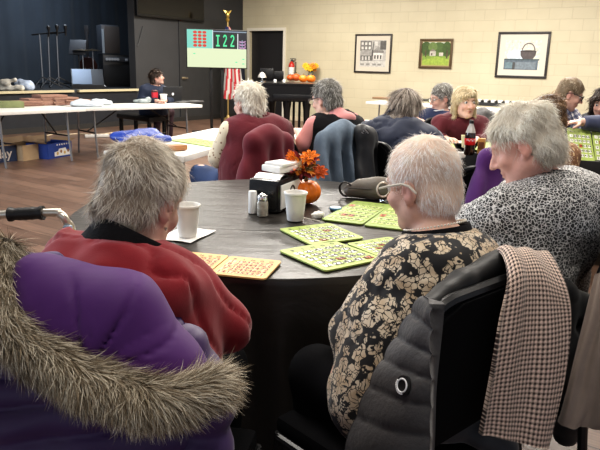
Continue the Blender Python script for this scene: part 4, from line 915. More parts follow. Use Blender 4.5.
# ------------------------------------------------------------------ chairs
M_PAD = mat('black_chair_vinyl', (.009, .009, .010), rough=.4, spec=.4); M_PADF = mat('black_chair_fabric', (.006, .006, .007), rough=.95, spec=.1)
def outline(w, z0, z1, r, n=8):
    return [(-w/2, z0), (w/2, z0)]+[(w/2-r+r*math.cos(a), z1-r+r*math.sin(a)) for a in np.linspace(0, PI/2, n)]+[(-w/2+r+r*math.cos(a), z1-r+r*math.sin(a)) for a in np.linspace(PI/2, PI, n)]
def build_chair(r, w=.45, top=.88, bot=.55):
    sy = lambda x: -.235+.9*(x/w)**2*.09
    bm = bmesh.new(); ol = outline(w-.02, bot, top-.008, .10)
    fr = [bm.verts.new((x, sy(x)+.018, z)) for x, z in ol]; bk = [bm.verts.new((x, sy(x)-.026, z)) for x, z in ol]; bm.faces.new(fr[::-1]); bm.faces.new(bk)
    for i in range(len(ol)): j = (i+1) % len(ol); bm.faces.new((fr[i], fr[j], bk[j], bk[i]))
    bmesh.ops.bevel(bm, geom=[e for e in bm.edges if abs(e.verts[0].co.y-e.verts[1].co.y) < .03], offset=.010, segments=3, affect='EDGES'); bm.verts.index_update()
    mb = MB().add([q.co for q in bm.verts], [[q.index for q in f.verts] for f in bm.faces]); bm.free(); part('backrest', mb, M_PADF, r, auto=50)
    ol = outline(w, .45, top, .11, 10)[1:]+[(-w/2, .45)]
    part('back_frame', MB().tube([(x, sy(x)-.008, z) for x, z in ol], .014, n=8), M_PAD, r)
    part('seat', MB().box((0, .0, .425), (w-.02, .42, .05), bev=.018), M_PADF, r)
    for sx in (-1, 1):
        part('leg', MB().tube([(sx*w/2, sy(w/2)-.008, .46), (sx*(w/2+.005), -.27, .0)], .013), M_BLKSTEEL, r)
        part('leg', MB().tube([(sx*(w/2-.01), .19, .41), (sx*(w/2), .22, .0)], .013), M_BLKSTEEL, r)
        part('side_rail', MB().tube([(sx*(w/2-.005), -.2, .40), (sx*(w/2-.005), .19, .40)], .011), M_BLKSTEEL, r)
proto = None
def chair(label, x, y, fwd, group=None):
    global proto
    rz = math.atan2(fwd[1], fwd[0])-PI/2
    if proto is None: proto = root('folding_chair', label, 'chair'); build_chair(proto); o = proto
    else: o = copy_tree(proto); o['label'] = label
    o.location = (x, y, 0); o.rotation_euler = (0, 0, rz); return o
WF = nrm(np.array([-.67, .74, 0])); WCH = np.array([.405, 1.30, 0])
chair('black chair of the flowered blouse woman, hung with a grey jacket and a checked scarf', *(WCH+WF*.235)[:2], WF)
RF = nrm(np.array([.16, .98, 0])); RCH = np.array([-.375, 1.02, 0])
chair('black chair under the purple coat, behind the red sweater', *(RCH+RF*.235)[:2], RF)
LF = nrm(np.array([-.82, .57, 0])); LCH = np.array([.905, 1.72, 0])
chair('black chair at the right edge behind the leopard print blouse', *(LCH+LF*.235)[:2], LF)
# ------------------------------------------------------------------ purple coat with the fur-trimmed hood
M_PURP = mat('purple_nylon', (.080, .020, .135), rough=.65, spec=.25, sheen=.1, var=.12, vscale=9); M_PURPD = mat('purple_quilt', (.045, .016, .090), rough=.5, sheen=.2, var=.15, vscale=9)
M_FUR = mat('fur_fibre', (.5, .42, .3), rough=.7, attr='Col')
co = P(110, 400, 1.0); org = np.array([co[0], co[1], 0]); r = root('purple_coat', 'purple quilted coat with a fur-trimmed hood hanging over the nearest chair', 'coat', org)
# quilted back
def quilt(rows, amp, dirx=0.0):
    def d(s, t, G): return amp*np.sqrt(np.abs(np.sin((t+dirx*s)*rows*PI)))+.004*np.sin(s*23+t*5)*np.sin(t*17)
    return d
rowsC = []
for (v, L, Rr, Y0) in ((318, 0, 180, 1.0), (365, -25, 200, .97), (405, -45, 212, .94), (455, -70, 222, .92), (530, -100, 226, .93), (640, -140, 222, .95), (760, -170, 215, .98)):
    us = np.linspace(L, Rr, 6); rowsC.append([P(u, v+.10*(110-u)*0, Y0+(.05*((i-2.5)/2.5)**2)) for i, u in enumerate(us)])
cloth('back_panel', rowsC, 70, 90, .02, M_PURPD, r, org, quilt(8, .014, .12), toward=CAMP)
for sg, pts in ((1, [P(185, 350, 1.03), P(205, 400, .99), P(205, 480, .96), P(195, 600, .97)]), (-1, [P(10, 330, 1.03), P(-60, 400, .98), P(-90, 500, .95)])):
    prs = [cap(a, b, .04, .045, .03) for a, b in zip(pts, pts[1:])]; V, Q = prim_mesh(prs, .008, disp=lambda X: .008*np.abs(np.sin(X[:, 2]*52))+.004*wob(X, 30, 2)); make('sleeve', V-org, Q, M_PURPD, r)
# hood: a sagging bag with radiating folds
hp = [cap(P(74, 302, .995), P(118, 322, .985), .064, .072, .06), cap(P(118, 324, .985), P(166, 356, .975), .070, .048, .06), cap(P(44, 288, 1.0), P(66, 322, .97), .032, .055, .06), cap(P(90, 352, .955), P(182, 380, .94), .05, .032, .06), cap(P(32, 276, 1.0), P(48, 305, .98), .020, .036, .05)]
kc = P(92, 372, .90)
def hood_disp(X):
    q = X-kc; a = np.arctan2(q[:, 2], q[:, 0]); rr_ = np.linalg.norm(q, axis=1)
    w1 = a*4.2+.9*np.sin(rr_*16)+.9; w2 = a*7.3-1.0*np.sin(rr_*20+1)+2
    cr_ = lambda w_: np.exp(-(np.sin(w_)/.16)**2)
    return (-.0075*cr_(w1)*np.clip(1.5-rr_*8, 0.05, 1)-.0045*cr_(w2)*np.clip(1.3-rr_*9, 0, 1)+.003*np.sin(a*5+rr_*12)+.003*wob(X, 20, 4)+.003)
V, Q = prim_mesh(hp, .0055, disp=hood_disp); make('hood', V-org, Q, M_PURP, r)
V, Q = prim_mesh([cap(P(28, 262, 1.06), P(54, 262, 1.08), .018, .016, .02), cap(P(54, 262, 1.08), P(54, 285, 1.06), .016, .02, .02)], .006, disp=lambda X: .003*wob(X, 50, 1)); make('collar', V-org, Q, mat('purple_lining', (.05, .02, .12), rough=.6, sheen=.2), r)
fpts = [P(3, 254, 1.03), P(-4, 286, .98), P(8, 324, .93), P(42, 356, .89), P(92, 384, .86), P(145, 398, .855), P(190, 396, .87), P(222, 380, .90)]
fp = patch_grid(np.stack([fpts, fpts], 1), 2, 40)[:, 0]; rad = np.interp(np.linspace(0, 1, 40), [0, .15, .5, .85, 1], [.030, .030, .026, .024, .014])
prs = [cap(a, b, ra, rb, .01) for a, b, ra, rb in zip(fp[:-1:2], fp[2::2], rad[:-1:2], rad[2::2])]
V, Q = prim_mesh(prs, .006, disp=lambda X: .004*wob(X, 60, 3))
ftan = nrm(np.gradient(fp, axis=0))
def fflow(p, n):
    i = np.argmin(np.linalg.norm(p[:, None]-fp[None], axis=2), axis=1); tg = ftan[i]
    return tg*.55+np.array([.08, -.25, -.75])+.55*np.stack([wob(p, 45, 1), wob(p, 45, 4), wob(p, 45, 8)], 1)
sv, sq, n_, per, p0 = strands(V, Q, 42000, .042, .0009, fflow, lift=.5, jitter=.28, segs=4)
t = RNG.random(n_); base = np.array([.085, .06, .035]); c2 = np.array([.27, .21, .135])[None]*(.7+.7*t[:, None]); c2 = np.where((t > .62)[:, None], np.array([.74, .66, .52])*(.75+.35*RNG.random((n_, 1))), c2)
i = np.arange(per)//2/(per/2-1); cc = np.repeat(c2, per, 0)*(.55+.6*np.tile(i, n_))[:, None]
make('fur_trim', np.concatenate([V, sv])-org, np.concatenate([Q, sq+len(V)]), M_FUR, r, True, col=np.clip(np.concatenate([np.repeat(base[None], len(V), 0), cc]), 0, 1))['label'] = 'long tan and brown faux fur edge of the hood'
# ------------------------------------------------------------------ grey quilted jacket on the flowered woman's chair
M_GPUFF = mat('charcoal_puffer', (.045, .042, .042), rough=.62, sheen=.2, var=.15, vscale=25, bump=.2, bscale=90)
ctrl = [[P(424, 296, 1.19), P(429, 298, 1.16), P(432, 300, 1.14), P(434, 304, 1.12)],
        [P(398, 336, 1.22), P(410, 341, 1.16), P(424, 345, 1.12), P(433, 347, 1.10)],
        [P(371, 386, 1.20), P(390, 392, 1.14), P(414, 397, 1.09), P(432, 398, 1.07)],
        [P(345, 452, 1.19), P(370, 458, 1.13), P(404, 461, 1.07), P(431, 461, 1.045)],
        [P(325, 540, 1.2), P(355, 545, 1.13), P(398, 548, 1.06), P(430, 548, 1.045)],
        [P(318, 640, 1.22), P(350, 645, 1.15), P(396, 648, 1.08), P(428, 648, 1.06)]]
c0 = ctrl[2][2]; org = np.array([c0[0], c0[1], 0]); r = root('grey_quilted_jacket', 'charcoal grey quilted jacket hung over the left half of the black chair back', 'jacket', org)
_, Fg, Ng = cloth('front_panel', ctrl, 40, 110, .02, M_GPUFF, r, org, lambda s, t, G: .009*np.sqrt(np.abs(np.sin((t-.03*s)*10*PI)))+.0012*np.sin(s*9+t*20), toward=P(380, 380, .3))
bp_ = P(404, 386, 1.0); uvw = [(i, j) for i in range(110) for j in range(40)]
dmin = None
dirn = nrm(bp_-CAMP); q = Fg.reshape(-1, 3)-CAMP; k = int(np.argmin(np.linalg.norm(q-(q @ dirn)[:, None]*dirn, axis=1))); bc = Fg.reshape(-1, 3)[k]; bn = Ng.reshape(-1, 3)[k]; bx = nrm(np.cross(bn, [0, 0, 1])); by = np.cross(bx, bn)*-1
mb = MB(); mb.add([bc-org+bn*.004+(bx*math.cos(a)+by*math.sin(a))*.019 for a in np.linspace(0, 2*PI, 28, endpoint=False)]+[bc-org-bn*.01+(bx*math.cos(a)+by*math.sin(a))*.019 for a in np.linspace(0, 2*PI, 28, endpoint=False)], [tuple(range(28))]+[(i, i+28, (i+1) % 28+28, (i+1) % 28) for i in range(28)])
part('badge', mb, mat('badge_black', (.012, .012, .012), rough=.5), r, smooth=False)
mb = MB()
mb.tube([bc-org+bn*.006+(bx*math.cos(a)+by*math.sin(a))*.0125 for a in np.linspace(0, 2*PI, 28, endpoint=False)], .0017, n=6, closed=True)
for a in np.linspace(-.3, 2.0, 11): c_ = bc-org+bn*.006+(bx*math.cos(a)+by*math.sin(a))*.0158; mb.box(tuple(c_), (.0022, .0022, .0022))
part('badge_ring', mb, mat('badge_white', (.8, .8, .8), rough=.5), r, label='white ring emblem on a black patch')
cc_ = P(470, 275, 1.28)
pr = [cap(P(428, 306, 1.20), P(462, 283, 1.30), .022, .026, .03), cap(P(462, 283, 1.30), P(500, 262, 1.42), .026, .03, .03)]
V, Q = prim_mesh(pr, .006, disp=lambda X: .004*wob(X, 45, 1)); make('collar', V-org, Q, mat('black_lining', (.010, .010, .011), rough=.55), r)
# ------------------------------------------------------------------ checked scarf
def hounds_mat():
    m = mat('houndstooth', (.3, .2, .16), rough=.9, sheen=.15); ns, lk, b = nodes_of(m); uv = ns.new('ShaderNodeUVMap'); uv.uv_map = 'UVMap'; sp = ns.new('ShaderNodeSeparateXYZ')
    mp = ns.new('ShaderNodeMapping'); mp.inputs['Scale'].default_value = (92, 92, 1); mp.inputs['Rotation'].default_value = (0, 0, .06); lk.new(uv.outputs[0], mp.inputs['Vector']); lk.new(mp.outputs[0], sp.inputs[0])
    def math_(op, a, bb=None):
        n = ns.new('ShaderNodeMath'); n.operation = op
        for i, q in enumerate((a, bb)):
            if q is None: continue
            if isinstance(q, (int, float)): n.inputs[i].default_value = q
            else: lk.new(q, n.inputs[i])
        return n.outputs[0]
    fu = math_('FRACT', sp.outputs['X']); fv = math_('FRACT', sp.outputs['Y']); A = math_('GREATER_THAN', fu, .5); B = math_('GREATER_THAN', fv, .5)
    dg = math_('GREATER_THAN', math_('FRACT', math_('MULTIPLY', math_('ADD', sp.outputs['X'], sp.outputs['Y']), 2.0)), .5)
    both = math_('MULTIPLY', A, B); xor = math_('SUBTRACT', math_('ADD', A, B), math_('MULTIPLY', both, 2)); f = math_('ADD', both, math_('MULTIPLY', xor, dg))
    mx = ns.new('ShaderNodeMix'); mx.data_type = 'RGBA'; lk.new(f, mx.inputs[0]); mx.inputs[6].default_value = (.72, .56, .46, 1); mx.inputs[7].default_value = (.045, .025, .022, 1); lk.new(mx.outputs[2], b.inputs['Base Color']); return m
ctrl = [[P(482, 268, 1.50), P(500, 262, 1.52), P(524, 260, 1.55), P(543, 264, 1.58)],
        [P(499, 250, 1.40), P(514, 247, 1.42), P(531, 246, 1.45), P(546, 254, 1.48)],
        [P(508, 278, 1.29), P(525, 272, 1.31), P(545, 274, 1.35), P(563, 286, 1.38)],
        [P(500, 325, 1.24), P(522, 322, 1.27), P(546, 322, 1.31), P(569, 320, 1.35)],
        [P(491, 378, 1.215), P(514, 376, 1.245), P(540, 375, 1.29), P(565, 374, 1.33)],
        [P(480, 434, 1.205), P(505, 440, 1.23), P(527, 445, 1.27), P(549, 449, 1.31)]]
c0 = ctrl[3][1]
o, _, _ = cloth('checked_scarf', ctrl, 46, 80, .006, hounds_mat(), None, (0, 0, 0), lambda s, t, G: .006*np.sin(s*7+t*2)+.003*np.sin(s*15-t*4), toward=CAMP)
tag(o, 'long tan and brown houndstooth scarf hanging over the right half of the black chair back', 'scarf')
# dark jacket fold and blue cuff on the seat under the scarf
V, Q = prim_mesh([cap(P(436, 430, 1.32), P(482, 425, 1.42), .03, .035, .03), cap(P(482, 436, 1.36), P(505, 446, 1.36), .028, .03, .03)], .007, disp=lambda X: .007*wob(X, 40, 2)); o = make('folded_cardigan', V, Q, mat('slate_puffer', (.035, .038, .046), rough=.7, sheen=.2, var=.2)); tag(o, 'dark slate garment bundled on the black chair seat below the checked scarf', 'garment')
# ------------------------------------------------------------------ at the right edge: black jacket and beige jacket on the leopard woman's chair
M_BEIGE = mat('beige_suede', (.27, .215, .18), rough=.85, sheen=.3, var=.16, vscale=10, bump=.2, bscale=60)
ctrl = [[P(595, 276, 1.56), P(606, 268, 1.55), P(622, 262, 1.54), P(640, 258, 1.57)],
        [P(586, 315, 1.52), P(602, 312, 1.50), P(624, 308, 1.49), P(650, 306, 1.54)],
        [P(574, 360, 1.49), P(592, 362, 1.47), P(620, 362, 1.46), P(655, 362, 1.51)],
        [P(563, 405, 1.47), P(585, 412, 1.45), P(618, 414, 1.44), P(660, 414, 1.50)],
        [P(558, 423, 1.465), P(580, 429, 1.45), P(615, 431, 1.44), P(662, 430, 1.49)]]
o, _, _ = cloth('beige_jacket', ctrl, 50, 60, .012, M_BEIGE, None, (0, 0, 0), lambda s, t, G: .012*np.sin(s*13+.8*np.sin(t*4))*(.3+.7*t)+.004*np.sin(s*31+t*6), toward=CAMP)
tag(o, 'soft beige jacket hanging at the right edge over the leopard woman\'s chair', 'jacket')
pr = [cap(P(556, 292, 1.70), P(582, 312, 1.78), .035, .04, .04), cap(P(557, 295, 1.70), P(560, 365, 1.66), .035, .05, .05), cap(P(580, 312, 1.76), P(578, 385, 1.70), .04, .05, .05), cap(P(560, 355, 1.66), P(566, 430, 1.66), .05, .04, .05)]
V, Q = prim_mesh(pr, .009, disp=lambda X: .008*np.abs(np.sin(X[:, 2]*40))+.006*wob(X, 25, 5)); o = make('black_jacket', V, Q, mat('black_puffer', (.013, .013, .015), rough=.6, sheen=.15, var=.2)); tag(o, 'black padded jacket hanging between the checked scarf and the beige jacket', 'jacket')
# ------------------------------------------------------------------ wheeled walker at the left
a, b = P(-30, 216.5, 1.85), P(50, 212.5, 1.85); e1 = P(68, 226, 1.85); ft = P(74, 243, 1.87)
org = np.array([a[0], a[1], 0]); r = root('walker', 'aluminium walker with a black hand grip at the left edge', 'walker', org); M_ALU = mat('brushed_aluminium', (.66, .62, .54), rough=.3, metal=.85)
up = np.array([0, 0, 1.]); low = np.array([ft[0]+.02, ft[1]+.02, 0.02]); lowa = np.array([a[0]-.05, a[1], .02])
path = [lowa, a-up*.12, a-up*.03, a+np.array([.03, 0, 0]), b, P(60, 214.5, 1.85), P(66, 221, 1.85), ft, ft+(low-ft)*.5, low]
fp2 = patch_grid(np.stack([path, path], 1), 2, 70)[:, 0]
part('frame', MB().tube(fp2-org, .0125, n=10), M_ALU, r)
g0, g1 = P(9, 214.5, 1.85), P(43.5, 212.8, 1.85); gp = [g0+(g1-g0)*t for t in np.linspace(0, 1, 13)]
part('hand_grip', MB().tube(np.array(gp)-org, [.0215, .0215, .018]+[.0195 if i % 2 else .0185 for i in range(7)]+[.018, .0215, .0215], n=14), mat('grip_rubber', (.012, .012, .012), rough=.45), r)
part('clip', MB().box(tuple(P(68, 232, 1.84)-org), (.026, .02, .042), bev=.006), mat('pale_blue_clip', (.28, .36, .46), rough=.5), r)
part('crossbar', MB().tube([lowa-org+up*.35, lowa-org+(low-lowa)*.97+up*.35], .011), M_ALU, r)
for q in (low, lowa): part('rubber_foot', MB().lathe([(.001, 0), (.018, 0), (.02, .004), (.017, .05), (.001, .05)], c=tuple(q-org-up*.02), n=14), mat('grip_rubber', (.012, .012, .012)), r)
# ------------------------------------------------------------------ second row: chairs and hung jackets
def fwd_chair(label, pel, fwd, back=.0):
    f = nrm(np.array([*fwd, 0])); q = np.array([pel[0], pel[1], 0])-f*back; return chair(label, q[0], q[1], f)
fwd_chair('black chair of the woman in the burgundy vest, under a maroon jacket', (-.165-.18, 3.76+.15), (-.77, .64), 0)
fwd_chair('black chair of the woman in the black vest, under a faded denim jacket', (.262-.19, 3.88+.13), (-.83, .55), 0)
fwd_chair('black chair of the woman in the navy jacket', (.45+.21, 3.98+.09), (.9, .4), 0)
fwd_chair('black chair of the blonde woman behind the green cards', (1.36, 5.72), (.1, -1), .08)
fwd_chair('black chair of the grey-haired person in the navy sweater', (1.36, 6.42), (-.7, -.6), .05)
fwd_chair('black chair of the person in the plaid shirt', (2.16, 5.8), (.5, -.8), .05)
fwd_chair('black chair of the dark-haired person in the black sweater', (2.8, 6.15), (-.4, -.9), .05)
fwd_chair('black chair of the person in the slate blue sweater', (2.95, 4.85), (-.9, -.3), .05)
def hung(name, label, cat, top, bots, m, r0=.055, r1=.05, fold=.012, freq=46, h=.011, group=None, extra=()):
    """jacket over a chair back: a rounded shoulder line with panels falling from it"""
    pr = [cap(a, b, r0, r0, .05) for a, b in zip(top[:-1], top[1:])]
    n = len(bots)
    for i, b in enumerate(bots):
        t = i/(n-1)*(len(top)-1); k = min(int(t), len(top)-2); a = top[k]+(top[k+1]-top[k])*(t-k); pr.append(cap(a, b, r0, r1, .05))
    pr += list(extra); ax = nrm(bots[-1]-bots[0]); a0 = top[0]; zt = max(q[2] for q in top)
    def dp(X): return fold*np.sin((X-a0) @ ax*freq+2*wob(X, 9, 3))*np.clip((zt+.05-X[:, 2])/.2, .1, 1)+.004*wob(X, 35, 2)
    V, Q = prim_mesh(pr, h, disp=dp, m=.05); c = np.array([V[:, 0].mean(), V[:, 1].mean(), 0]); o = make(name, V-c, Q, m); o.location = tuple(c); return tag(o, label, cat, group)
M_MAR = mat('maroon_jacket_cloth', (.13, .008, .018), rough=.85, sheen=.15, var=.12)
hung('maroon_jacket', 'maroon jacket hanging over the chair of the woman in the burgundy vest', 'jacket', [P(253, 142, 3.62), P(267, 135, 3.70), P(283, 142, 3.80)], [P(244, 202, 3.56), P(257, 206, 3.58), P(275, 206, 3.66), P(289, 196, 3.72)], M_MAR, .05, .055, .012, 50)
hung('denim_jacket', 'faded blue denim jacket draped over a chair back in the middle of the second row', 'jacket', [P(327, 139, 3.72), P(342, 130, 3.80), P(353, 135, 3.92)], [P(314, 205, 3.62), P(330, 210, 3.66), P(346, 208, 3.74), P(356, 200, 3.84)], M_DENIM, .050, .062, .022, 62)
o = hung('black_jacket', 'black jacket with small white lettering hanging between the denim jacket and the navy jacket', 'jacket', [P(362, 133, 3.80), P(367, 136, 3.86), P(373, 148, 3.96)], [P(363, 205, 3.72), P(370, 208, 3.78), P(378, 200, 3.9)], mat('black_shell', (.012, .013, .016), rough=.5, sheen=.1), .042, .048, .008, 60)
mb = MB()
a, b = P(362.5, 130.5, 3.735), P(371, 141, 3.79); dx_ = nrm(b-a); dy_ = nrm(np.cross(dx_, [0, -1, 0])); 
for row in range(3):
    for k in range(7-row):
        if (k*3+row) % 5 == 4: continue
        c_ = a+dx_*(.006+.0105*k)-dy_*(.012*row-.006)-np.array(o.location); mb.add([c_, c_+dx_*.0075, c_+dx_*.0075+dy_*.006, c_+dy_*.006], [(0, 1, 2, 3)])
part('lettering', mb, mat('white_print', (.7, .7, .72), rough=.6), o, smooth=False)
hung('purple_jacket', 'deep purple jacket hanging over a chair between the cola bottle and the leopard print', 'jacket', [P(487, 158, 3.0), P(494, 160, 3.02), P(503, 168, 3.05)], [P(473, 205, 2.92), P(486, 212, 2.9), P(500, 212, 2.92), P(512, 205, 2.98)], mat('deep_purple_fleece', (.07, .010, .115), rough=.85, sheen=.15, var=.2), .032, .045, .013, 60)
f_ = nrm(np.array([-.2, .98, 0])); q = P(490, 200, 3.05); chair('black chair under the deep purple jacket', q[0]+f_[0]*.2, q[1]+f_[1]*.2, f_)
hung('grey_coat', 'grey and black coat draped over a chair beside the blonde woman', 'coat', [P(476, 116, 6.0), P(483, 113.5, 6.0), P(490, 117, 6.05)], [P(476, 148, 5.95), P(484, 150, 5.95), P(494, 148, 6.0)], mat('grey_fleece', (.20, .195, .19), rough=.95, var=.5, vscale=14, sheen=.3), .045, .05, .01, 50, h=.013)
q = P(484, 120, 6.1); chair('black chair under the grey coat beside the blonde woman', q[0]-.02, q[1]+.2, nrm(np.array([-.1, 1, 0])))
r = root('stool', 'small black stool under the person with curly brown hair', 'stool', (1.5, 3.92, 0))
part('seat', MB().lathe([(.001, .40), (.17, .40), (.18, .41), (.18, .44), (.16, .45), (.001, .45)], n=28), M_PAD, r)
for k in range(4): a_ = PI/4+k*PI/2; part('leg', MB().tube([(.13*math.cos(a_), .13*math.sin(a_), .41), (.19*math.cos(a_), .19*math.sin(a_), 0)], .013), M_BLKSTEEL, r)
# ------------------------------------------------------------------ folding tables
M_WTOP = mat('white_table_plastic', (.74, .73, .69), rough=.45, var=.03, vscale=30)
def folding_table(label, c, L, W, rz, z=.74, legs=True, tilt=0, group=None):
    r = root('folding_table', label, 'table', (c[0], c[1], 0), rz, group)
    part('tabletop', MB().box((0, 0, z-.022), (L, W, .044), bev=.008), M_WTOP, r)
    for sx in (-1, 1):
        x = sx*(L/2-.22); xf_ = sx*(L/2-.30)
        pts = [(x, -W/2+.12, z-.05), (x, -W/2+.10, .3), (x, -W/2+.06, .015)]; pts2 = [(q[0], -q[1], q[2]) for q in pts]
        part('leg', MB().tube(pts, .014), M_STEEL, r); part('leg', MB().tube(pts2, .014), M_STEEL, r)
        part('leg_brace', MB().tube([(x, -W/2+.11, .35), (x, W/2-.11, .35)], .011).tube([(x, 0, .35), (sx*.25, 0, z-.06)], .010), M_BLKSTEEL, r)
    return r
# row table of the three women
A = PZ(184, 156, TZ); Bp = PZ(213, 148, TZ); ex = nrm(Bp-A); ex[2] = 0; ey = np.array([-ex[1], ex[0], 0]); rz = math.atan2(ex[1], ex[0])
L, W = 1.83, .60; c = A+ex*L/2+ey*W/2
folding_table('white folding table with the blue bundle, in front of the woman in the burgundy vest', c, L, W, rz)
c2 = c+ex*(L+.02)
A3 = PZ(352, 124, TZ); c3 = np.array([.72, 5.05, 0]); folding_table('white folding table in front of the woman in the navy jacket', c3, 1.5, .6, -.08)
folding_table('white folding table between the burgundy vest and the black vest', np.array([-.02, 5.42, 0]), 1.0, .55, -.35)
# things on the first row table
p = PZ(157, 146, TZ); V, Q = prim_mesh([cap(p+ex*-.2+up*.03+ey*.15, p+ex*.14+up*.05+ey*.12, .045, .06, .04), ell(p+ex*.05+ey*.18+up*.05, (.2, .15, .055), .04), cap(p+ex*.14+up*.03+ey*.1, p+ex*.26+up*.02+ey*.05, .05, .03, .03)], .010, disp=lambda X: .010*wob(X, 22, 2)+.005*wob(X, 60, 5), clip=lambda X, d: np.maximum(d, TZ+.002-X[:, 2]))
o = make('blue_bag', V-p, Q, mat('royal_blue_nylon', (.012, .045, .28), rough=.45, var=.15)); o.location = tuple(p); tag(o, 'crumpled royal blue bag on the white table beyond the red sweater', 'bag')
p = PZ(173, 151, TZ); single('wallet', 'flat tan wallet on the white table beside the blue bag', 'wallet', MB().box((0, 0, .022), (.19, .09, .040), bev=.014), mat('tan_leather', (.36, .17, .07), rough=.55, var=.1), (p[0], p[1], TZ+.001), rz-.5)
bingo_card('green bingo sheet flat on the white table near the dotted sleeve', ((186, 140), (219, 136.5), (213, 147), (195, 147.5)), 'olive', z=TZ+.005)
p = PZ(221, 133.5, TZ); single('paper_sheet', 'white paper sheet on the white table beyond the dotted sleeve', 'paper', MB().box((0, 0, .001), (.30, .20, .002)), M_PAPER, (p[0], p[1], TZ+.001), rz+.1)
for k, (u, v, lab) in enumerate(((368, 121, 'white paper sheet at the left shoulder of the navy jacket'), (441, 118, 'white paper sheet in front of the grey-haired person in the navy sweater'))):
    p = PZ(u, v, TZ); single('paper_sheet', lab, 'paper', MB().box((0, 0, .001), (.28, .21, .002)), M_PAPER, (p[0], p[1], TZ+.001), .2-.5*k)
p = PZ(434, 120, TZ); single('pink_card', 'pink and orange card on the table in front of the navy jacket', 'card', MB().box((0, 0, .004), (.22, .16, .006), bev=.002), mat('salmon_card', (.72, .34, .2), rough=.6), (p[0], p[1], TZ+.001), .3)
# ------------------------------------------------------------------ black-clothed table of the blonde woman
T0, T1, T2 = PZ(436, 149, TZ), PZ(600, 161, TZ), PZ(430, 138.5, TZ); ex = nrm(T1-T0); ex[2] = 0; ey = np.array([-ex[1], ex[0], 0]); L = 1.83; W = .66
q0 = PZ(437, 150, TZ); c = q0+ex*L/2+ey*W/2; c[2] = 0; rz2 = math.atan2(ex[1], ex[0])
folding_table('long folding table under the black cloth in front of the blonde woman', c, L-.06, W-.06, rz2, z=TZ-.006)
mb = MB(); G = []; nn = 160
def per(t, w, d):
    s = t*2*(w+d); 
    for seg, (dx, dy, x0, y0) in ((w, (1, 0, -w/2, -d/2)), (d, (0, 1, w/2, -d/2)), (w, (-1, 0, w/2, d/2)), (d, (0, -1, -w/2, d/2))):
        if s <= seg: return x0+dx*s, y0+dy*s
        s -= seg
    return -w/2, -d/2
for sc_, z in ((.001, TZ), (.5, TZ), (.97, TZ), (1, TZ), (1.004, TZ-.01), (1.006, .68), (1.01, .5), (1.015, .3), (1.02, .1)):
    row = []
    for i in range(nn):
        x, y = per(i/nn, L, W); fo = .014*math.sin(i*1.1+math.sin(i*.4)*2)*max(0, (TZ-z))/.5; l_ = math.hypot(x/L, y/W) or 1; row.append((x*sc_+fo*np.sign(x)*(abs(x) > L/2-.01), y*sc_+fo*np.sign(y)*(abs(y) > W/2-.01), z))
    G.append(row)
mb.grid(G, wrap=True)
single('tablecloth', 'black tablecloth hanging to the floor over the long table of the blonde woman', 'tablecloth', mb, mat('black_fabric_cloth', (.012, .012, .012), rough=.7, var=.2), c, rz2)
for (q, lab, st) in ((((437, 139), (452, 139.5), (455, 148), (436, 147)), 'lime green bingo sheet on the black cloth at the left of the cola bottle', 'olive'), (((478, 141), (497, 142.5), (502, 151), (478, 150)), 'olive green bingo sheet on the black cloth right of the cola bottle', 'olive')):
    bingo_card(lab, q, st, z=TZ+.005)
p = PZ(459, 144, TZ); single('paper_plate', 'white paper plate on the black cloth beside the cola bottle', 'plate', MB().lathe([(.001, .002), (.06, .002), (.075, .012), (.092, .016), (.092, .018), (.074, .015), (.06, .005), (.001, .005)], n=32, cap=False), M_PAPER, (p[0], p[1], TZ+.001))
# cola bottle
p = PZ(470.5, 156, TZ); p = p+np.array([0, .05, 0]); r = root('cola_bottle', 'plastic cola bottle with a red label and black cap on the black cloth', 'bottle', (p[0], p[1], TZ+.001)); S_ = 1.0
bp0 = [(.001, 0), (.026, 0), (.032, .008), (.0335, .02), (.032, .045), (.0325, .07)]
part('bottle_body', MB().lathe([(a*S_*1.12, b*S_*1.12) for a, b in bp0+[(.034, .10), (.0335, .125), (.030, .145), (.022, .17), (.013, .192), (.0125, .204), (.001, .204)]], n=28), mat('cola_dark_plastic', (.02, .008, .005), rough=.08, spec=.7, coat=.5), r, label='dark brown cola in a clear bottle')
part('neck_air', MB().lathe([(a*1.125, b*1.12) for a, b in [(.0312, .141), (.0225, .17), (.0134, .192), (.0128, .204)]], n=28, cap=False), mat('pale_pet', (.42, .40, .38), rough=.1, spec=.7), r, label='clear upper part above the drink')
part('wrapper', MB().lathe([(.0372, .072), (.0385, .075), (.0385, .118), (.0372, .121)], n=28, cap=False), mat('label_red', (.62, .015, .02), rough=.35), r, label='red wrapper')
mb = MB()
for k in range(11):
    a = -PI/2+(k-5)*.16; z = .108+.006*math.sin(k*1.7); c_ = np.array([.0392*math.cos(a), .0392*math.sin(a), z]); tx = np.array([-math.sin(a), math.cos(a), 0]); hh = .012 if k in (0, 6) else .007
    mb.add([c_-tx*.0024-[0, 0, hh/2], c_+tx*.0024-[0, 0, hh/2], c_+tx*.0024+[0, 0, hh/2], c_-tx*.0024+[0, 0, hh/2]], [(0, 1, 2, 3)])
part('script_lettering', mb, mat('white_print', (.7, .7, .72)), r, smooth=False, label='white script-like marks on the red wrapper')
part('bottle_cap', MB().lathe([(.0155, .222), (.016, .226), (.016, .242), (.014, .245), (.001, .245)], n=20), mat('cap_black', (.015, .012, .012), rough=.4), r)
p = PZ(465.5, 147.5, TZ); single('paper_cup', 'pale yellow paper cup just behind the cola bottle', 'cup', MB().lathe([(.001, 0), (.030, 0), (.040, .09), (.042, .093), (.039, .091), (.029, .006), (.001, .006)], n=28, cap=False), mat('cup_pale_yellow', (.70, .60, .38), rough=.6), (p[0], p[1], TZ+.001))
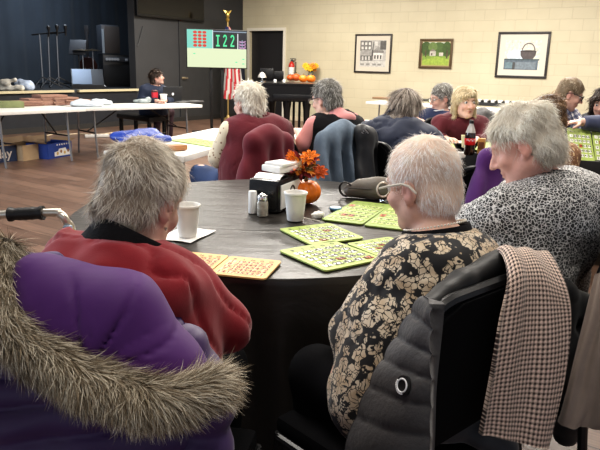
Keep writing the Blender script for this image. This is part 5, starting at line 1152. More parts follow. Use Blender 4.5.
p = PZ(481.5, 154, TZ); single('snack_box', 'small orange and brown snack carton on the black cloth right of the bottle', 'carton', MB().box((0, 0, .055), (.05, .04, .11), bev=.003, mi=0).box((0, -.021, .06), (.04, .003, .05), mi=1), [mat('carton_amber', (.50, .27, .08), rough=.6), mat('carton_brown', (.18, .07, .03), rough=.6)], (p[0], p[1]+.02, TZ+.001), rz2)
# big propped boards at the right
for (TL, TR_, BL, BR, lab) in (((564.4, 128.2), (586, 128.6), (573, 158.5), (599, 162.5), 'large lime bingo board propped at the right edge, left one of the pair'), ((587, 128.6), (609, 129), (600, 162.6), (626, 167), 'large lime bingo board propped at the right edge, cut by the frame')):
    bl, br = P(*BL, 4.42), P(*BR, 4.40); tl, tr = P(*TL, 4.66), P(*TR_, 4.64)
    x = nrm(br-bl+tr-tl); y = nrm(tl+tr-bl-br); y = nrm(y-x*np.dot(x, y)); n_ = np.cross(x, y); w_, d_ = np.linalg.norm(br-bl+tr-tl)/2, np.linalg.norm(tl+tr-bl-br)/2
    R = Matrix((x, y, n_)).transposed(); r = bingo_card(lab, None, 'lime', {(0, 2), (1, 3), (2, 2)} if 'left one' in lab else {(1, 1)}, loc=(tl+tr+bl+br)/4, size=(w_, d_)); r.rotation_euler = R.to_euler()
p = P(586, 148, 4.66); p2 = np.array([p[0], p[1]+.05, TZ]); single('board_stand', 'small dark wedge propping up the large lime bingo boards', 'stand', MB().add([(-.2, -.08, 0), (.2, -.08, 0), (.2, .06, 0), (-.2, .06, 0), (-.2, .05, .16), (.2, .05, .16)], [(0, 3, 2, 1), (0, 1, 5, 4), (2, 3, 4, 5), (1, 2, 5), (3, 0, 4)]), M_BLKSTEEL, (p2[0]+.02, p2[1]+.06, TZ+.001), 0, smooth=False)
# ------------------------------------------------------------------ tables along the cream wall
def wall_table(label, u0, v0, u1, v1, depth, z=.74):
    a, b = PZ(u0, v0, z), PZ(u1, v1, z); x = nrm(b-a); x = nrm(DC*1.0); L = np.linalg.norm(b-a); y = -NC; c = (a+b)/2+y*depth/2; return folding_table(label, c, L, depth, RZ, z), c, L
t1, c1, L1 = wall_table('white folding table by the cream wall under the two smaller pictures', 369, 101.3, 447, 106.5, .6)
t2, c2_, L2 = wall_table('white folding table by the cream wall under the large basket picture', 470, 108, 540, 113.5, .6)
def on_table(u, v, z=.74): return PZ(u, v, z)
for k, (u, v, L_, lab, colr) in enumerate(((383, 99.3, .35, 'brown folded paper bag on the far white table, left end', (.25, .16, .09)), (424, 101.3, .6, 'long dark tray on the far white table behind the navy jacket', (.06, .06, .05)), (437, 103, .25, 'olive folded cloth on the far white table behind the grey-haired person', (.16, .17, .08)))):
    p = on_table(u, v); single(('paper_bag', 'serving_tray', 'folded_cloth')[k], lab, ('bag', 'tray', 'cloth')[k], MB().box((0, 0, .02+.004*k), (L_, .22, .04), bev=.012), mat('table_item_%d' % k, colr, rough=.7), (p[0], p[1]+.06, .741), RZ)
p = on_table(501, 106.6); r = root('cup_tray', 'long black tray of small white cups on the far table under the basket picture', 'tray', (p[0], p[1]+.05, .741), RZ)
part('tray', MB().box((0, 0, .012), (.86, .26, .024), bev=.006).box((0, .125, .05), (.86, .012, .08)).box((0, -.125, .035), (.86, .012, .05)), mat('tray_black', (.02, .02, .02), rough=.5), r)
for k in range(7):
    part('cup', MB().lathe([(.001, 0), (.034, 0), (.044, .075), (.041, .072), (.031, .006), (.001, .006)], c=(-.36+.12*k, -.02, .025), n=18, cap=False), mat('cup_white', (.8, .79, .76), rough=.5), r)
    if k < 6: part('divider', MB().box((-.30+.12*k, 0, .05), (.012, .24, .075)), mat('tray_black', (.02, .02, .02)), r)
# ------------------------------------------------------------------ pictures on the cream wall
def picture(label, TL, TR_, BR, BL, fcol, fw, matcol, mw, art, name='framed_picture'):
    q = [np.array(c_loc(WC(*p, .02))) for p in (TL, TR_, BR, BL)]; x0 = (q[0][0]+q[3][0])/2; x1 = (q[1][0]+q[2][0])/2; z1 = (q[0][2]+q[1][2])/2; z0 = (q[2][2]+q[3][2])/2
    w_, h_ = x1-x0, z1-z0; cx, cz = (x0+x1)/2, (z0+z1)/2
    loc = CORN+DC*cx+np.array([0, 0, cz])+NC*.004; r = root(name, label, 'picture', loc, RZ)
    mb = MB()
    for (x, z, sx, sz) in ((0, h_/2-fw/2, w_, fw), (0, -h_/2+fw/2, w_, fw), (-w_/2+fw/2, 0, fw, h_-2*fw), (w_/2-fw/2, 0, fw, h_-2*fw)): mb.box((x, -.014, z), (sx, .028, sz), bev=.004)
    part('frame', mb, fcol, r)
    part('mount', MB().box((0, -.006, 0), (w_-fw*1.6, .008, h_-fw*1.6)), matcol, r, smooth=False)
    iw, ih = w_-2*fw-2*mw, h_-2*fw-2*mw; mb = MB(); mats = []; lay = 0
    for poly, colr in art:
        if colr not in mats: mats.append(colr)
        lay += 1; mb.add([(x*iw/2, -.0105-.0001*lay, z*ih/2) for x, z in poly], [tuple(range(len(poly)))], mats.index(colr))
    part('print', mb, [mat('ink_%02d_%02d_%02d' % tuple(int(q_*99) for q_ in c_), c_, rough=.6, var=.25, vscale=22) for c_ in mats], r, smooth=False)
    return r
def rc(x0, z0, x1, z1): return [(x0, z0), (x1, z0), (x1, z1), (x0, z1)]
def disc(x, z, rx, rz_, n=14): return [(x+rx*math.cos(a), z+rz_*math.sin(a)) for a in np.linspace(0, 2*PI, n, endpoint=False)]
g = lambda v: (v, v*.97, v*.9)
art = [(rc(-1, -1, 1, 1), g(.38)), (rc(-1, -1, 1, -.55), g(.50)), (rc(-1, .2, -.1, .95), g(.16)), (rc(-.9, -.1, -.05, .25), g(.30)), (rc(-.95, -.55, .0, -.15), g(.12)), (rc(.05, -.45, .75, .05), g(.62)), (rc(.0, .05, .85, .22), g(.2)), ([(.05, .22), (.4, .55), (.8, .22)], g(.26)), (rc(.55, .3, 1, .95), g(.10))]
for i in range(3):
    for j in range(2): art.append((rc(-.9+.28*i, .32+.32*j, -.74+.28*i, .52+.32*j), g(.58)))
for x in (.12, .34, .56): art.append((rc(x, -.40, x+.12, -.12), g(.08)))
for x in (-.85, -.6, -.35): art.append((rc(x, -.5, x+.14, -.22), g(.5)))
for x in (-.95, -.5, .0, .4): art.append((rc(x, -.9, x+.3, -.75), g(.25)))
art += [([(-.1, -.2), (.02, .9), (.06, .9), (.02, -.2)], g(.08)), (rc(.15, .6, .35, .9), g(.55))]
picture('black and white print of houses along a street in a black frame', (355.7, 34.4), (392.9, 33.5), (389.7, 73.4), (353.9, 72.3), mat('frame_black', (.025, .02, .018), rough=.4), .035, mat('mount_ivory', (.56, .51, .42), rough=.8), .10, art)
gr, dk, sk = (.20, .30, .05), (.05, .09, .02), (.52, .56, .48)
art = [(rc(-1, -1, 1, 1), sk), (rc(-1, -.2, 1, .35), (.10, .15, .04)), (rc(-1, -1, 1, -.2), gr), ([(-1, -.6), (.1, -.25), (1, -.5), (1, -1), (-1, -1)], (.28, .38, .06)), (disc(-.75, .45, .4, .6), dk), (disc(.2, .55, .5, .45), (.07, .12, .03)), (disc(.8, .4, .35, .65), dk), (disc(-.25, .6, .35, .4), (.12, .18, .05)), (rc(-.45, -.2, .0, .2), (.45, .42, .36)), ([(-.5, .2), (-.22, .42), (.05, .2)], (.2, .17, .14)), (rc(.25, -.2, .55, .1), (.5, .46, .4)), (rc(-.8, -.3, -.72, .3), (.08, .05, .03)), (rc(.78, -.4, .88, .3), (.08, .05, .03)), (rc(-.35, -.15, -.25, .05), (.1, .08, .07))]
picture('small landscape of a green lawn and trees in a bronze frame on the wall', (420.4, 39.2), (453.5, 38.1), (451.5, 68.4), (418.4, 68.8), mat('frame_bronze', (.10, .065, .03), rough=.4, metal=.3), .05, mat('mount_gilt', (.36, .26, .12), rough=.5), .02, art)
art = [(rc(-1, -1, 1, 1), (.62, .60, .52)), (disc(-.15, -.05, .75, .42), (.55, .62, .68)), (rc(-1, -1, .92, -.28), (.11, .14, .17)), (rc(-1, -.36, .98, -.26), (.06, .09, .10)), (rc(-.35, -.95, .8, -.48), (.18, .22, .25)), (rc(-.92, -.9, -.5, -.5), (.15, .22, .25)), (rc(-.5, -1, -.36, -.5), (.07, .07, .07))]
bk = [(-.12, .27), (.78, .27), (.74, -.05), (.60, -.27), (.06, -.27), (-.08, -.05)]; art.append((bk, (.09, .075, .075))); art.append((disc(.33, .27, .45, .06), (.05, .04, .04)))
hd_ = [(.33+.38*math.cos(a), .27+.56*math.sin(a)) for a in np.linspace(0, PI, 14)]; hd2 = [(.33+.32*math.cos(a), .27+.49*math.sin(a)) for a in np.linspace(PI, 0, 14)]
for i in range(13): art.append(([hd_[i], hd_[i+1], hd2[12-i], hd2[13-i]], (.10, .08, .08)))
rr = random.Random(5)
for k in range(26): x, z = rr.uniform(-.6, .95), rr.uniform(.25, .9); art.append((disc(x, z, .025, .03, 6), (.42, .40, .33)))
picture('large still life of a dark basket on a blue chest in a black frame', (499.1, 32.4), (552.1, 30.9), (545.6, 78.7), (494.3, 77.3), mat('frame_black', (.025, .02, .018), rough=.4), .045, mat('mount_white', (.60, .57, .49), rough=.8), .115, art)
single('wall_hook', 'tiny nail left in the cream wall above the pictures', 'hook', MB().tube([(0, .01, 0), (0, -.03, 0), (0, -.035, .015)], .008), M_STEEL, WC(407, 25, .0)) if False else None
# fire extinguisher on the wall beside the doorway
q = WC(291.3, 78, .09); r = root('fire_extinguisher', 'red and white fire extinguisher hanging on the cream wall beside the black door', 'fire extinguisher', q)
hE = (WC(291, 58, .09)-q)[2]; k = hE/.55
part('cylinder', MB().lathe([(.001, 0), (.075*k, .0), (.085*k, .02*k), (.085*k, .36*k), (.06*k, .42*k), (.03*k, .44*k), (.03*k, .46*k), (.001, .46*k)], n=20), mat('extinguisher_red', (.50, .03, .02), rough=.3), r)
part('data_plate', MB().lathe([(.087*k, .1*k), (.0875*k, .3*k)], n=20, cap=False), mat('plate_white', (.75, .74, .7), rough=.5), r)
part('valve', MB().box((0, 0, .485*k), (.06*k, .05*k, .06*k), bev=.005).box((.04*k, 0, .53*k), (.16*k, .03*k, .02*k)), mat('valve_dark', (.04, .04, .04), rough=.4), r)
part('hose', MB().tube([(.03*k, 0, .48*k), (.12*k, 0, .44*k), (.12*k, 0, .2*k), (.1*k, 0, .12*k)], .012*k), mat('valve_dark', (.04, .04, .04)), r)
part('bracket', MB().box((0, .07, .3*k), (.12*k, .05, .06*k)), mat('valve_dark', (.04, .04, .04)), r)
# ------------------------------------------------------------------ grand piano by the doorway
PYV = 11.6
a = P(258, 82, PYV); b = P(317, 83.5, PYV-.5)
pz = 1.0; A0 = PZ(259, 82.8, pz); B0 = PZ(318, 84.2, pz); ex = nrm(B0-A0); ex[2] = 0; Lp = np.linalg.norm((B0-A0)[:2]); rzp = math.atan2(ex[1], ex[0])
r = root('grand_piano', 'black grand piano beside the dark doorway, decorated with pumpkins and flowers', 'piano', (*((A0+B0)/2)[:2], 0), rzp)
M_PIANO = mat('piano_lacquer', (.006, .006, .007), rough=.3, spec=.4)
ol = [(-Lp/2, 0), (Lp/2-.1, 0), (Lp/2, .15), (Lp/2, .6), (Lp/2-.25, .95), (Lp*.1, 1.1), (-Lp*.2, 1.4), (-Lp/2+.2, 1.5), (-Lp/2, 1.35)]
part('case', MB().prism(ol, .66, .965), M_PIANO, r, smooth=False); part('lid', MB().prism([(x*1.015, y*1.01-.015) for x, y in ol], .968, 1.0), M_PIANO, r, smooth=False)
part('key_slip', MB().box((Lp*.1, -.03, .74), (Lp*.7, .06, .12), bev=.01), M_PIANO, r)
for x, y in ((Lp*.32, .12), (-Lp*.02, .12), (-Lp*.3, 1.2)):
    part('leg', MB().lathe([(.035, .03), (.05, .1), (.065, .5), (.085, .62), (.085, .67)], c=(x, y, 0), n=12).lathe([(.03, 0), (.03, .035)], c=(x, y, 0), n=10), M_PIANO, r)
part('pedal_lyre', MB().tube([(Lp*.1, .3, .67), (Lp*.1, .32, .12)], .025).tube([(Lp*.2, .3, .67), (Lp*.2, .32, .12)], .025).box((Lp*.15, .32, .1), (.26, .1, .06), bev=.01), M_PIANO, r)
for k in range(3): part('pedal', MB().box((Lp*.15+.07*(k-1), .24, .08), (.025, .12, .012), bev=.004), mat('brass', (.6, .45, .2), rough=.25, metal=1), r)
def onp(u, v, z=1.0): return PZ(u, v, z)
def small_pumpkin(label, u, v, R, colr, name='pumpkin'):
    p = onp(u, v, 1.001); r = root('pumpkin', label, 'pumpkin', (p[0], p[1]+R*.6, 1.001)); mb = MB(); G = []
    for th in np.linspace(.02, PI-.02, 14): G.append([(R*math.sin(th)**.8*(1-.07*abs(math.cos(4*q))**5)*math.cos(q), R*math.sin(th)**.8*(1-.07*abs(math.cos(4*q))**5)*math.sin(q), R*.78*(1-math.cos(th))) for q in np.linspace(0, 2*PI, 48, endpoint=False)])
    part('flesh', mb.grid(G, wrap=True), colr, r); part('stem', MB().tube([(0, 0, R*1.5), (R*.1, 0, R*1.95)], [R*.17, R*.12], n=6), mat('pumpkin_stem', (.2, .15, .06)), r)
M_PO = mat('pumpkin_orange', (.8, .2, .015)); M_PD = mat('pumpkin_rust', (.52, .10, .02), rough=.5)
for u, v, R, c_, lab in ((311, 82.5, .095, M_PO, 'orange pumpkin at the right end of the piano top, under the flowers'), (303, 82.3, .09, M_PO, 'orange pumpkin on the piano beside the one under the flowers'), (296, 81.0, .10, M_PD, 'rust-coloured pumpkin in the middle of the piano decorations'), (290, 80.6, .08, M_PD, 'small rust pumpkin at the left of the piano decorations'), (306, 79.2, .075, M_PO, 'small orange pumpkin behind the others on the piano')): small_pumpkin(lab, u, v, R, c_)
p = onp(300, 79.5); r = root('leaf_garland', 'heap of rust and amber silk leaves among the pumpkins on the piano', 'garland', (p[0], p[1]+.1, 1.001)); mb = MB(); rr = random.Random(9)
for k in range(70):
    c0 = np.array([rr.uniform(-.32, .26), rr.uniform(-.08, .1), rr.uniform(.0, .12)]); d = np.array([rr.uniform(-1, 1), rr.uniform(-.6, .2), rr.uniform(.1, 1)]); leaf(mb, c0, d, np.array([0, -.8, .6]), rr.uniform(.07, .12), rr.uniform(.02, .035), rr.choice([0, 1, 2]))
part('leaves', mb, [mat('leaf_rust', (.55, .12, .02)), mat('leaf_amber', (.7, .27, .03)), mat('leaf_burgundy', (.22, .02, .025))], r, smooth=False)
p = onp(310.5, 80.5); r = root('flower_vase', 'grey-green vase of yellow and orange flowers at the right end of the piano', 'vase of flowers', (p[0], p[1]+.12, 1.001))
part('vase', MB().lathe([(.001, 0), (.05, 0), (.075, .06), (.06, .14), (.045, .19), (.055, .21), (.05, .21), (.001, .19)], n=20, cap=False), mat('vase_sage', (.12, .15, .13), rough=.35), r)
for k in range(11):
    a_ = 2*PI*k/11; q = np.array([.14*math.cos(a_)*(.5+.5*(k % 2)), .08*math.sin(a_), .27+.07*((k*3) % 4)/3]); mb, _ = blossom(q, .085, None, 8, face=(.4*math.cos(a_), -.7, .5))
    part('blossom', mb, [mat('petal_yellow', (.85, .48, .02), rough=.6) if k % 3 else mat('petal_orange', (.85, .26, .02)), mat('flower_centre', (.1, .05, .02))], r, smooth=False)
mb = MB(); rr = random.Random(4)
for k in range(14): a_ = 2*PI*k/14; leaf(mb, np.array([0, 0, .2]), np.array([math.cos(a_), math.sin(a_)*.6, .5]), np.array([0, -.5, .8]), .14, .03, 0)
part('leaves', mb, mat('leaf_green', (.06, .11, .03), rough=.6), r, smooth=False)
p = onp(256, 81.5); r = root('desk_bell_lamp', 'small silver lamp at the left end of the piano top', 'lamp', (p[0]+.12, p[1]+.06, 1.001))
part('base', MB().lathe([(.001, 0), (.07, 0), (.07, .015), (.015, .03), (.012, .12), (.001, .12)], n=18), ch, r); part('shade', MB().lathe([(.09, .08), (.08, .12), (.045, .17), (.001, .19)], n=18, cap=False), mat('brushed_plate', (.62, .61, .58)), r)
for k, (u, wd_, hgt, lab) in enumerate(((266, .3, .26, 'dark music stand panel on the piano top, left one'), (276, .32, .2, 'dark music stand panel on the piano top, right one'))):
    p = onp(u, 80.5); single('music_rest', lab, 'music rest', MB().box((0, 0, hgt/2), (wd_, .02, hgt), bev=.006).box((0, .05, .01), (wd_*.8, .12, .02)), M_PIANO, (p[0], p[1]+.25, 1.001), rzp)
for k, (u, lab) in enumerate(((275, 'small glass jar on the front edge of the piano, left one'), (284, 'small glass jar on the front edge of the piano, right one'))):
    p = onp(u, 82.5); single('glass_jar', lab, 'jar', MB().lathe([(.001, 0), (.03, 0), (.03, .05), (.022, .06), (.001, .06)], n=14), mat('frosted_jar', (.7, .7, .68), rough=.2), (p[0], p[1]+.05, 1.001))
# ------------------------------------------------------------------ the bingo screen on its cart
sd = 11.8; TL, TR_, BR, BL = [P(u, v, y_) for (u, v, y_) in ((186.8, 29, sd), (246.5, 31.2, sd+.25), (246, 68, sd+.25), (187.6, 67, sd))]
c = (TL+TR_+BR+BL)/4; x = nrm((TR_-TL)+(BR-BL)); x[2] = 0; x = nrm(x); w_ = np.linalg.norm(TR_-TL); h_ = (TL[2]-BL[2]+TR_[2]-BR[2])/2; rzs = math.atan2(x[1], x[0])
r = root('bingo_screen', 'large flat screen on a cart showing the called bingo number', 'screen', (c[0], c[1], 0), rzs); zc = c[2]
M_BEZ = mat('screen_bezel', (.01, .01, .01), rough=.35)
part('housing', MB().box((0, .035, zc), (w_+.03, .06, h_+.03), bev=.006), M_BEZ, r)
def em(name, colr, s=1.0): return mat('screen_'+name, colr, rough=.4, emit=s)
mb = MB(); mats = [em('cream', (.84, .93, .62), .85), em('cyan', (.28, .80, .66), .8), em('dark', (.008, .012, .03), .6), em('panel', (.01, .035, .03), .6), em('red', (.75, .05, .03), .9), em('green', (.10, .80, .36), 1.0), em('pink', (.6, .35, .6), .9), em('white', (.9, .93, .95), .9), em('bluish', (.30, .40, .50), .9)]
W2, H2 = w_/2, h_/2
def sq(x0, z0, x1, z1, mi, l): mb.add([(x_*W2, -.0005*l, zc+z_*H2) for x_, z_ in rc(x0, z0, x1, z1)], [(0, 1, 2, 3)], mi)
sq(-1, -1, 1, 1, 0, 0); sq(-1, .02, -.14, 1, 1, 1); sq(-.14, .02, 1, 1, 2, 1); sq(-.12, .04, .68, .84, 3, 2); sq(-.14, .9, 1, .95, 8, 2); sq(-.15, .02, -.13, 1, 7, 2)
for i in range(3):
    for j in range(5): mb.add([(x_*W2, -.0015, zc+z_*H2) for x_, z_ in disc(-.73+.155*i, .86-.175*j, .068, .075, 12)], [tuple(range(12))], 4)
sq(.69, .02, .72, .84, 7, 2)
for j in range(3):
    for k in (-1, 1):
        mb.add([(x_*W2, -.002, zc+z_*H2) for x_, z_ in ((.74, .42-.16*j+.05*k), (.98, .42-.16*j-.05*k), (.98, .38-.16*j-.05*k), (.74, .38-.16*j+.05*k))], [(0, 1, 2, 3)], 6)
sq(.84, .06, .87, .5, 8, 3)
for x0, z0 in ((-.8, -.3), (.62, -.72), (.86, -.55), (.86, -.8)): sq(x0, z0, x0+.07, z0+.05, 5, 2)
part('display', mb, mats, r, smooth=False, label='lit display with red dots and a green call number')
mb = MB()
for gi, chx in enumerate('I22'):
    cx = (.03, .27, .52)[gi]
    if chx == 'I':
        for x0, z0, x1, z1 in [(-.6, .72, .6, 1), (-.6, -1, .6, -.72), (-.22, -.72, .22, .72)]: mb.add([(W2*(cx+.105*x_), -.0022, zc+H2*(.44+.31*z_)) for x_, z_ in rc(x0, z0, x1, z1)], [(0, 1, 2, 3)], 0)
    else:
        arc = [(.42*math.cos(a), .52+.40*math.sin(a)) for a in np.linspace(PI*.92, -.35, 14)]+[(.1, -.05), (-.42, -.72)]
        for (xa, za), (xb, zb_) in zip(arc[:-1], arc[1:]):
            d = nrm(np.array([xb-xa, zb_-za])); n2 = np.array([-d[1], d[0]])*.16; e = d*.06
            mb.add([(W2*(cx+.115*q[0]), -.0022, zc+H2*(.44+.31*q[1])) for q in ((xa-e[0]+n2[0], za-e[1]+n2[1]), (xa-e[0]-n2[0], za-e[1]-n2[1]), (xb+e[0]-n2[0], zb_+e[1]-n2[1]), (xb+e[0]+n2[0], zb_+e[1]+n2[1]))], [(0, 1, 2, 3)], 0)
        mb.add([(W2*(cx+.115*x_), -.0023, zc+H2*(.44+.31*z_)) for x_, z_ in rc(-.58, -1, .58, -.70)], [(0, 1, 2, 3)], 0)
part('call_number', mb, em('green', (.10, .80, .36)), r, smooth=False, label='bright green I22 lettering')
part('cart_post', MB().box((-.1, .1, zc/2), (.05, .05, zc), bev=.006).box((.1, .1, zc/2), (.05, .05, zc), bev=.006), M_BEZ, r)
part('cart_base', MB().box((0, .05, .08), (.9, .5, .05), bev=.01), M_BEZ, r)
for sx in (-1, 1):
    for sy in (-1, 1): part('caster', MB().tube([(sx*.4-.015, .05+sy*.2, .035), (sx*.4+.015, .05+sy*.2, .035)], .034, n=14), M_BEZ, r)
# ------------------------------------------------------------------ flags
fp_ = P(229, 119, 15.2); fp_ = PZ(228, 121, 0); r = root('flag', 'red and white striped flag hanging from a brass-topped pole behind the screen', 'flag', (fp_[0], fp_[1], 0))
topz = P(229.5, 11, fp_[1])[2]
part('pole', MB().tube([(0, 0, .05), (0, 0, topz-.22)], .022, n=10), mat('pole_brass', (.42, .30, .12), rough=.35, metal=.6), r)
part('base', MB().lathe([(.001, 0), (.17, 0), (.17, .04), (.05, .09), (.035, .14), (.001, .14)], n=20), mat('pole_brass', (.42, .30, .12)), r)
part('eagle_finial', MB().lathe([(.02, -.2), (.045, -.16), (.05, -.13), (.03, -.1), (.05, -.05), (.045, -.0), (.02, .04), (.001, .07)], c=(0, 0, topz-.05), n=14).add([(-.02, 0, topz-.1), (-.10, 0, topz+.02), (-.03, .01, topz), (.02, 0, topz-.1), (.10, 0, topz+.02), (.03, .01, topz)], [(0, 1, 2), (3, 5, 4)]), mat('gilt', (.6, .42, .12), rough=.3, metal=.8), r)
zt = topz-.35; zb = P(228, 99.5, fp_[1])[2]; M_FR = mat('flag_red', (.42, .03, .04), rough=.8); M_FW = mat('flag_white', (.62, .60, .56), rough=.8); M_FB = mat('flag_navy', (.02, .03, .12), rough=.8)
mb = MB(); nx = 28
for i in range(nx):
    for j in range(24):
        def fpnt(i, j):
            s, t = i/nx, j/24; z = zt+(zb-zt)*t+.10*s*(1-t)*0-.35*(t**2)*abs(s-.35)*-1*0; wd = .10+.42*t**.7; return (-.05+s*wd*1.0-.06*t+.03*t*math.sin(t*4), -.04+.05*math.sin(s*15+t*3)*(.3+t*.7), z+(.22*(s-.3)**2*3 if t > .8 else 0)*(t-.8)*5)
        st = int((i/nx)*9+(j/24)*1.6); mi = 2 if (i < nx*.55 and j < 9) else st % 2; mb.add([fpnt(i, j), fpnt(i+1, j), fpnt(i+1, j+1), fpnt(i, j+1)], [(0, 1, 2, 3)], mi)
part('cloth', mb, [M_FR, M_FW, M_FB], r)
f2 = PZ(243, 117, 0); r = root('flag', 'dark furled flag on a pole in the corner beside the screen', 'flag', (f2[0]-.05, f2[1]-.1, 0)); M_FD = mat('furled_dark', (.02, .025, .04), rough=.8, var=.5, vscale=12)
part('pole', MB().tube([(0, 0, .05), (0, 0, 2.0)], .02), mat('pole_brass', (.42, .3, .12)), r); part('base', MB().lathe([(.001, 0), (.15, 0), (.15, .04), (.04, .09), (.001, .12)], n=18), mat('pole_brass', (.42, .3, .12)), r)
z0_, z1_ = P(242, 94, f2[1])[2], 1.95
mb = MB(); G = []
for t in np.linspace(0, 1, 16): G.append([((.05+.06*t)*math.cos(q)*(1+.25*math.sin(5*q)), (.05+.05*t)*math.sin(q)*(1+.25*math.sin(5*q+1)), z1_+(z0_-z1_)*t) for q in np.linspace(0, 2*PI, 30, endpoint=False)])
part('cloth', mb.grid(G, wrap=True), M_FD, r)
# ------------------------------------------------------------------ wall-mounted television over the stage side
q = [np.array(d_loc(WD(u, v, .12))) for u, v in ((137.3, 17), (204.3, 21))]; x0, x1 = q[0][0], q[1][0]; z0_ = (q[0][2]+q[1][2])/2; hh = (x1-x0)*.56
r = root('television', 'black television mounted high on the dark wall, cut by the top of the frame', 'television', CORN+DD*(x0+x1)/2+ND*.12+np.array([0, 0, z0_+hh/2]), RZD)
part('housing', MB().box((0, .03, 0), (x1-x0, .06, hh), bev=.01), mat('tv_black', (.008, .008, .009), rough=.3), r); part('screen', MB().box((0, -.002, .01), (x1-x0-.05, .004, hh-.07)), mat('tv_glass', (.004, .004, .005), rough=.12, spec=.6), r); part('wall_bracket', MB().box((0, .085, 0), (.4, .07, .4), bev=.01), M_BLKSTEEL, r)
# ------------------------------------------------------------------ stage equipment
def on_stage(u, v, dep=1.2):
    q = WD(u, v, -dep); q[2] = sz+.001; return q
M_KIT = mat('kit_black', (.012, .012, .014), rough=.45); M_KITG = mat('kit_grey', (.05, .055, .065), rough=.45); M_CHR = mat('stand_metal', (.30, .32, .36), rough=.3, metal=.7)
for k, (ub, vb, ut, vt, lab) in enumerate(((43, 83.5, 39.5, 34, 'thin microphone stand on the stage, leftmost of the cluster'), (50, 83, 48, 33, 'microphone stand on the stage, second from the left of the cluster'), (59, 83, 56.5, 33, 'microphone stand on the stage, rightmost of the cluster'))):
    p = on_stage(ub, vb, 1.1); t = P(ut, vt, p[1]); r = root('microphone_stand', lab, 'microphone stand', p); d = t-p
    part('pole', MB().tube([(0, 0, .05), tuple(d)], .014), M_CHR, r)
    for j in range(3): a_ = .4+2*PI*j/3; part('tripod_foot', MB().tube([(0, 0, .22), (.38*math.cos(a_), .38*math.sin(a_), .012)], .013), M_KIT, r)
    part('boom', MB().tube([tuple(d-np.array([.16, 0, .02])), tuple(d+np.array([.18, 0, .02]))], .013), M_KIT, r); part('microphone', MB().lathe([(.02, 0), (.022, .12), (.035, .15), (.035, .2), (.001, .23)], c=tuple(d+np.array([.19, 0, -.05])), n=12), M_KIT, r)
p = on_stage(113, 80, 1.5); t0 = P(97, 25, p[1]); t1 = P(118.5, 55, p[1]); wS = (t1-t0)[0]*.85; hS = t0[2]-t1[2]
r = root('speaker_cabinet', 'tall grey loudspeaker standing on the amplifier cabinet at the right of the stage', 'loudspeaker', (*((t0+t1)/2)[:2], t1[2]), .55)
part('cabinet', MB().box((0, 0, hS/2), (wS, .45, hS), bev=.02), M_KITG, r); part('grille', MB().box((.04, -.23, hS/2), (wS*.86, .02, hS*.9), bev=.01), mat('grille_brown', (.06, .05, .045), rough=.7, bump=.4, bscale=120), r); part('edge_strip', MB().box((-wS/2+.03, -.235, hS*.45), (.05, .02, hS*.8)), mat('strip_pale', (.22, .26, .30), rough=.4), r)
a0_ = P(101, 55, p[1]); a1_ = P(128.5, 86, p[1]); wA = (a1_-a0_)[0]; r = root('amplifier_cabinet', 'wide black amplifier cabinet on the stage under the loudspeaker', 'amplifier', (*((a0_+a1_)/2)[:2], sz), .45); hA = t1[2]-sz-.002
part('cabinet', MB().box((0, 0, hA/2), (wA, .6, hA), bev=.02), M_KIT, r); part('grille', MB().box((0, -.31, hA*.38), (wA*.9, .02, hA*.62), bev=.01), mat('amp_cloth', (.018, .018, .02), rough=.8, bump=.3, bscale=200), r); part('control_strip', MB().box((0, -.31, hA*.86), (wA*.9, .02, hA*.16), bev=.005), M_KITG, r)
for k in range(5): part('knob', MB().tube([(wA*(-.36+.1*k), -.32, hA*.86), (wA*(-.36+.1*k), -.36, hA*.86)], .03, n=12), mat('knob_pale', (.4, .42, .45), rough=.3), r)
part('indicator', MB().box((wA*.36, -.325, hA*.85), (.06, .02, .06), bev=.005), mat('knob_pale', (.4, .42, .45)), r)
p = on_stage(88, 86, .55); r = root('floor_monitor', 'black wedge floor monitor with a shiny pale face at the stage edge', 'stage monitor', (p[0], p[1], sz), .35)
part('cabinet', MB().add([(-.32, -.2, 0), (.32, -.2, 0), (.32, .40, 0), (-.32, .40, 0), (-.32, -.2, .08), (.32, -.2, .08), (.32, .22, .40), (-.32, .22, .40), (-.32, .40, .36), (.32, .40, .36)], [(0, 3, 2, 1), (0, 1, 5, 4), (4, 5, 6, 7), (7, 6, 9, 8), (8, 9, 2, 3), (1, 2, 9, 6, 5), (0, 4, 7, 8, 3)]), M_KIT, r, smooth=False)
part('grille', MB().add([(-.30, -.19, .10), (.08, -.19, .10), (.08, .200, .395), (-.30, .200, .395)], [(0, 1, 2, 3)]), mat('grille_sheen', (.10, .13, .18), rough=.4, metal=.3), r, smooth=False)
p = on_stage(80, 79, 1.3); r = root('music_stand', 'dark music stand tilted beside the floor monitor on the stage', 'music stand', (p[0], p[1], sz)); t = P(76, 52, p[1])[2]-sz
part('pole', MB().tube([(0, 0, .02), (0, 0, t)], .016), M_KIT, r); part('desk', MB().box((0, -.03, t+.1), (.36, .03, .34), mt=Matrix.Rotation(-.4, 3, 'X'), bev=.01), M_KITG, r)
for j in range(3): a_ = .6+2*PI*j/3; part('tripod_foot', MB().tube([(0, 0, .2), (.3*math.cos(a_), .3*math.sin(a_), .012)], .012), M_KIT, r)
p = on_stage(89, 78, 1.6); r = root('guitar', 'dark electric guitar on a stand behind the floor monitor', 'guitar', (p[0], p[1], sz)); t = P(88, 30, p[1])[2]-sz
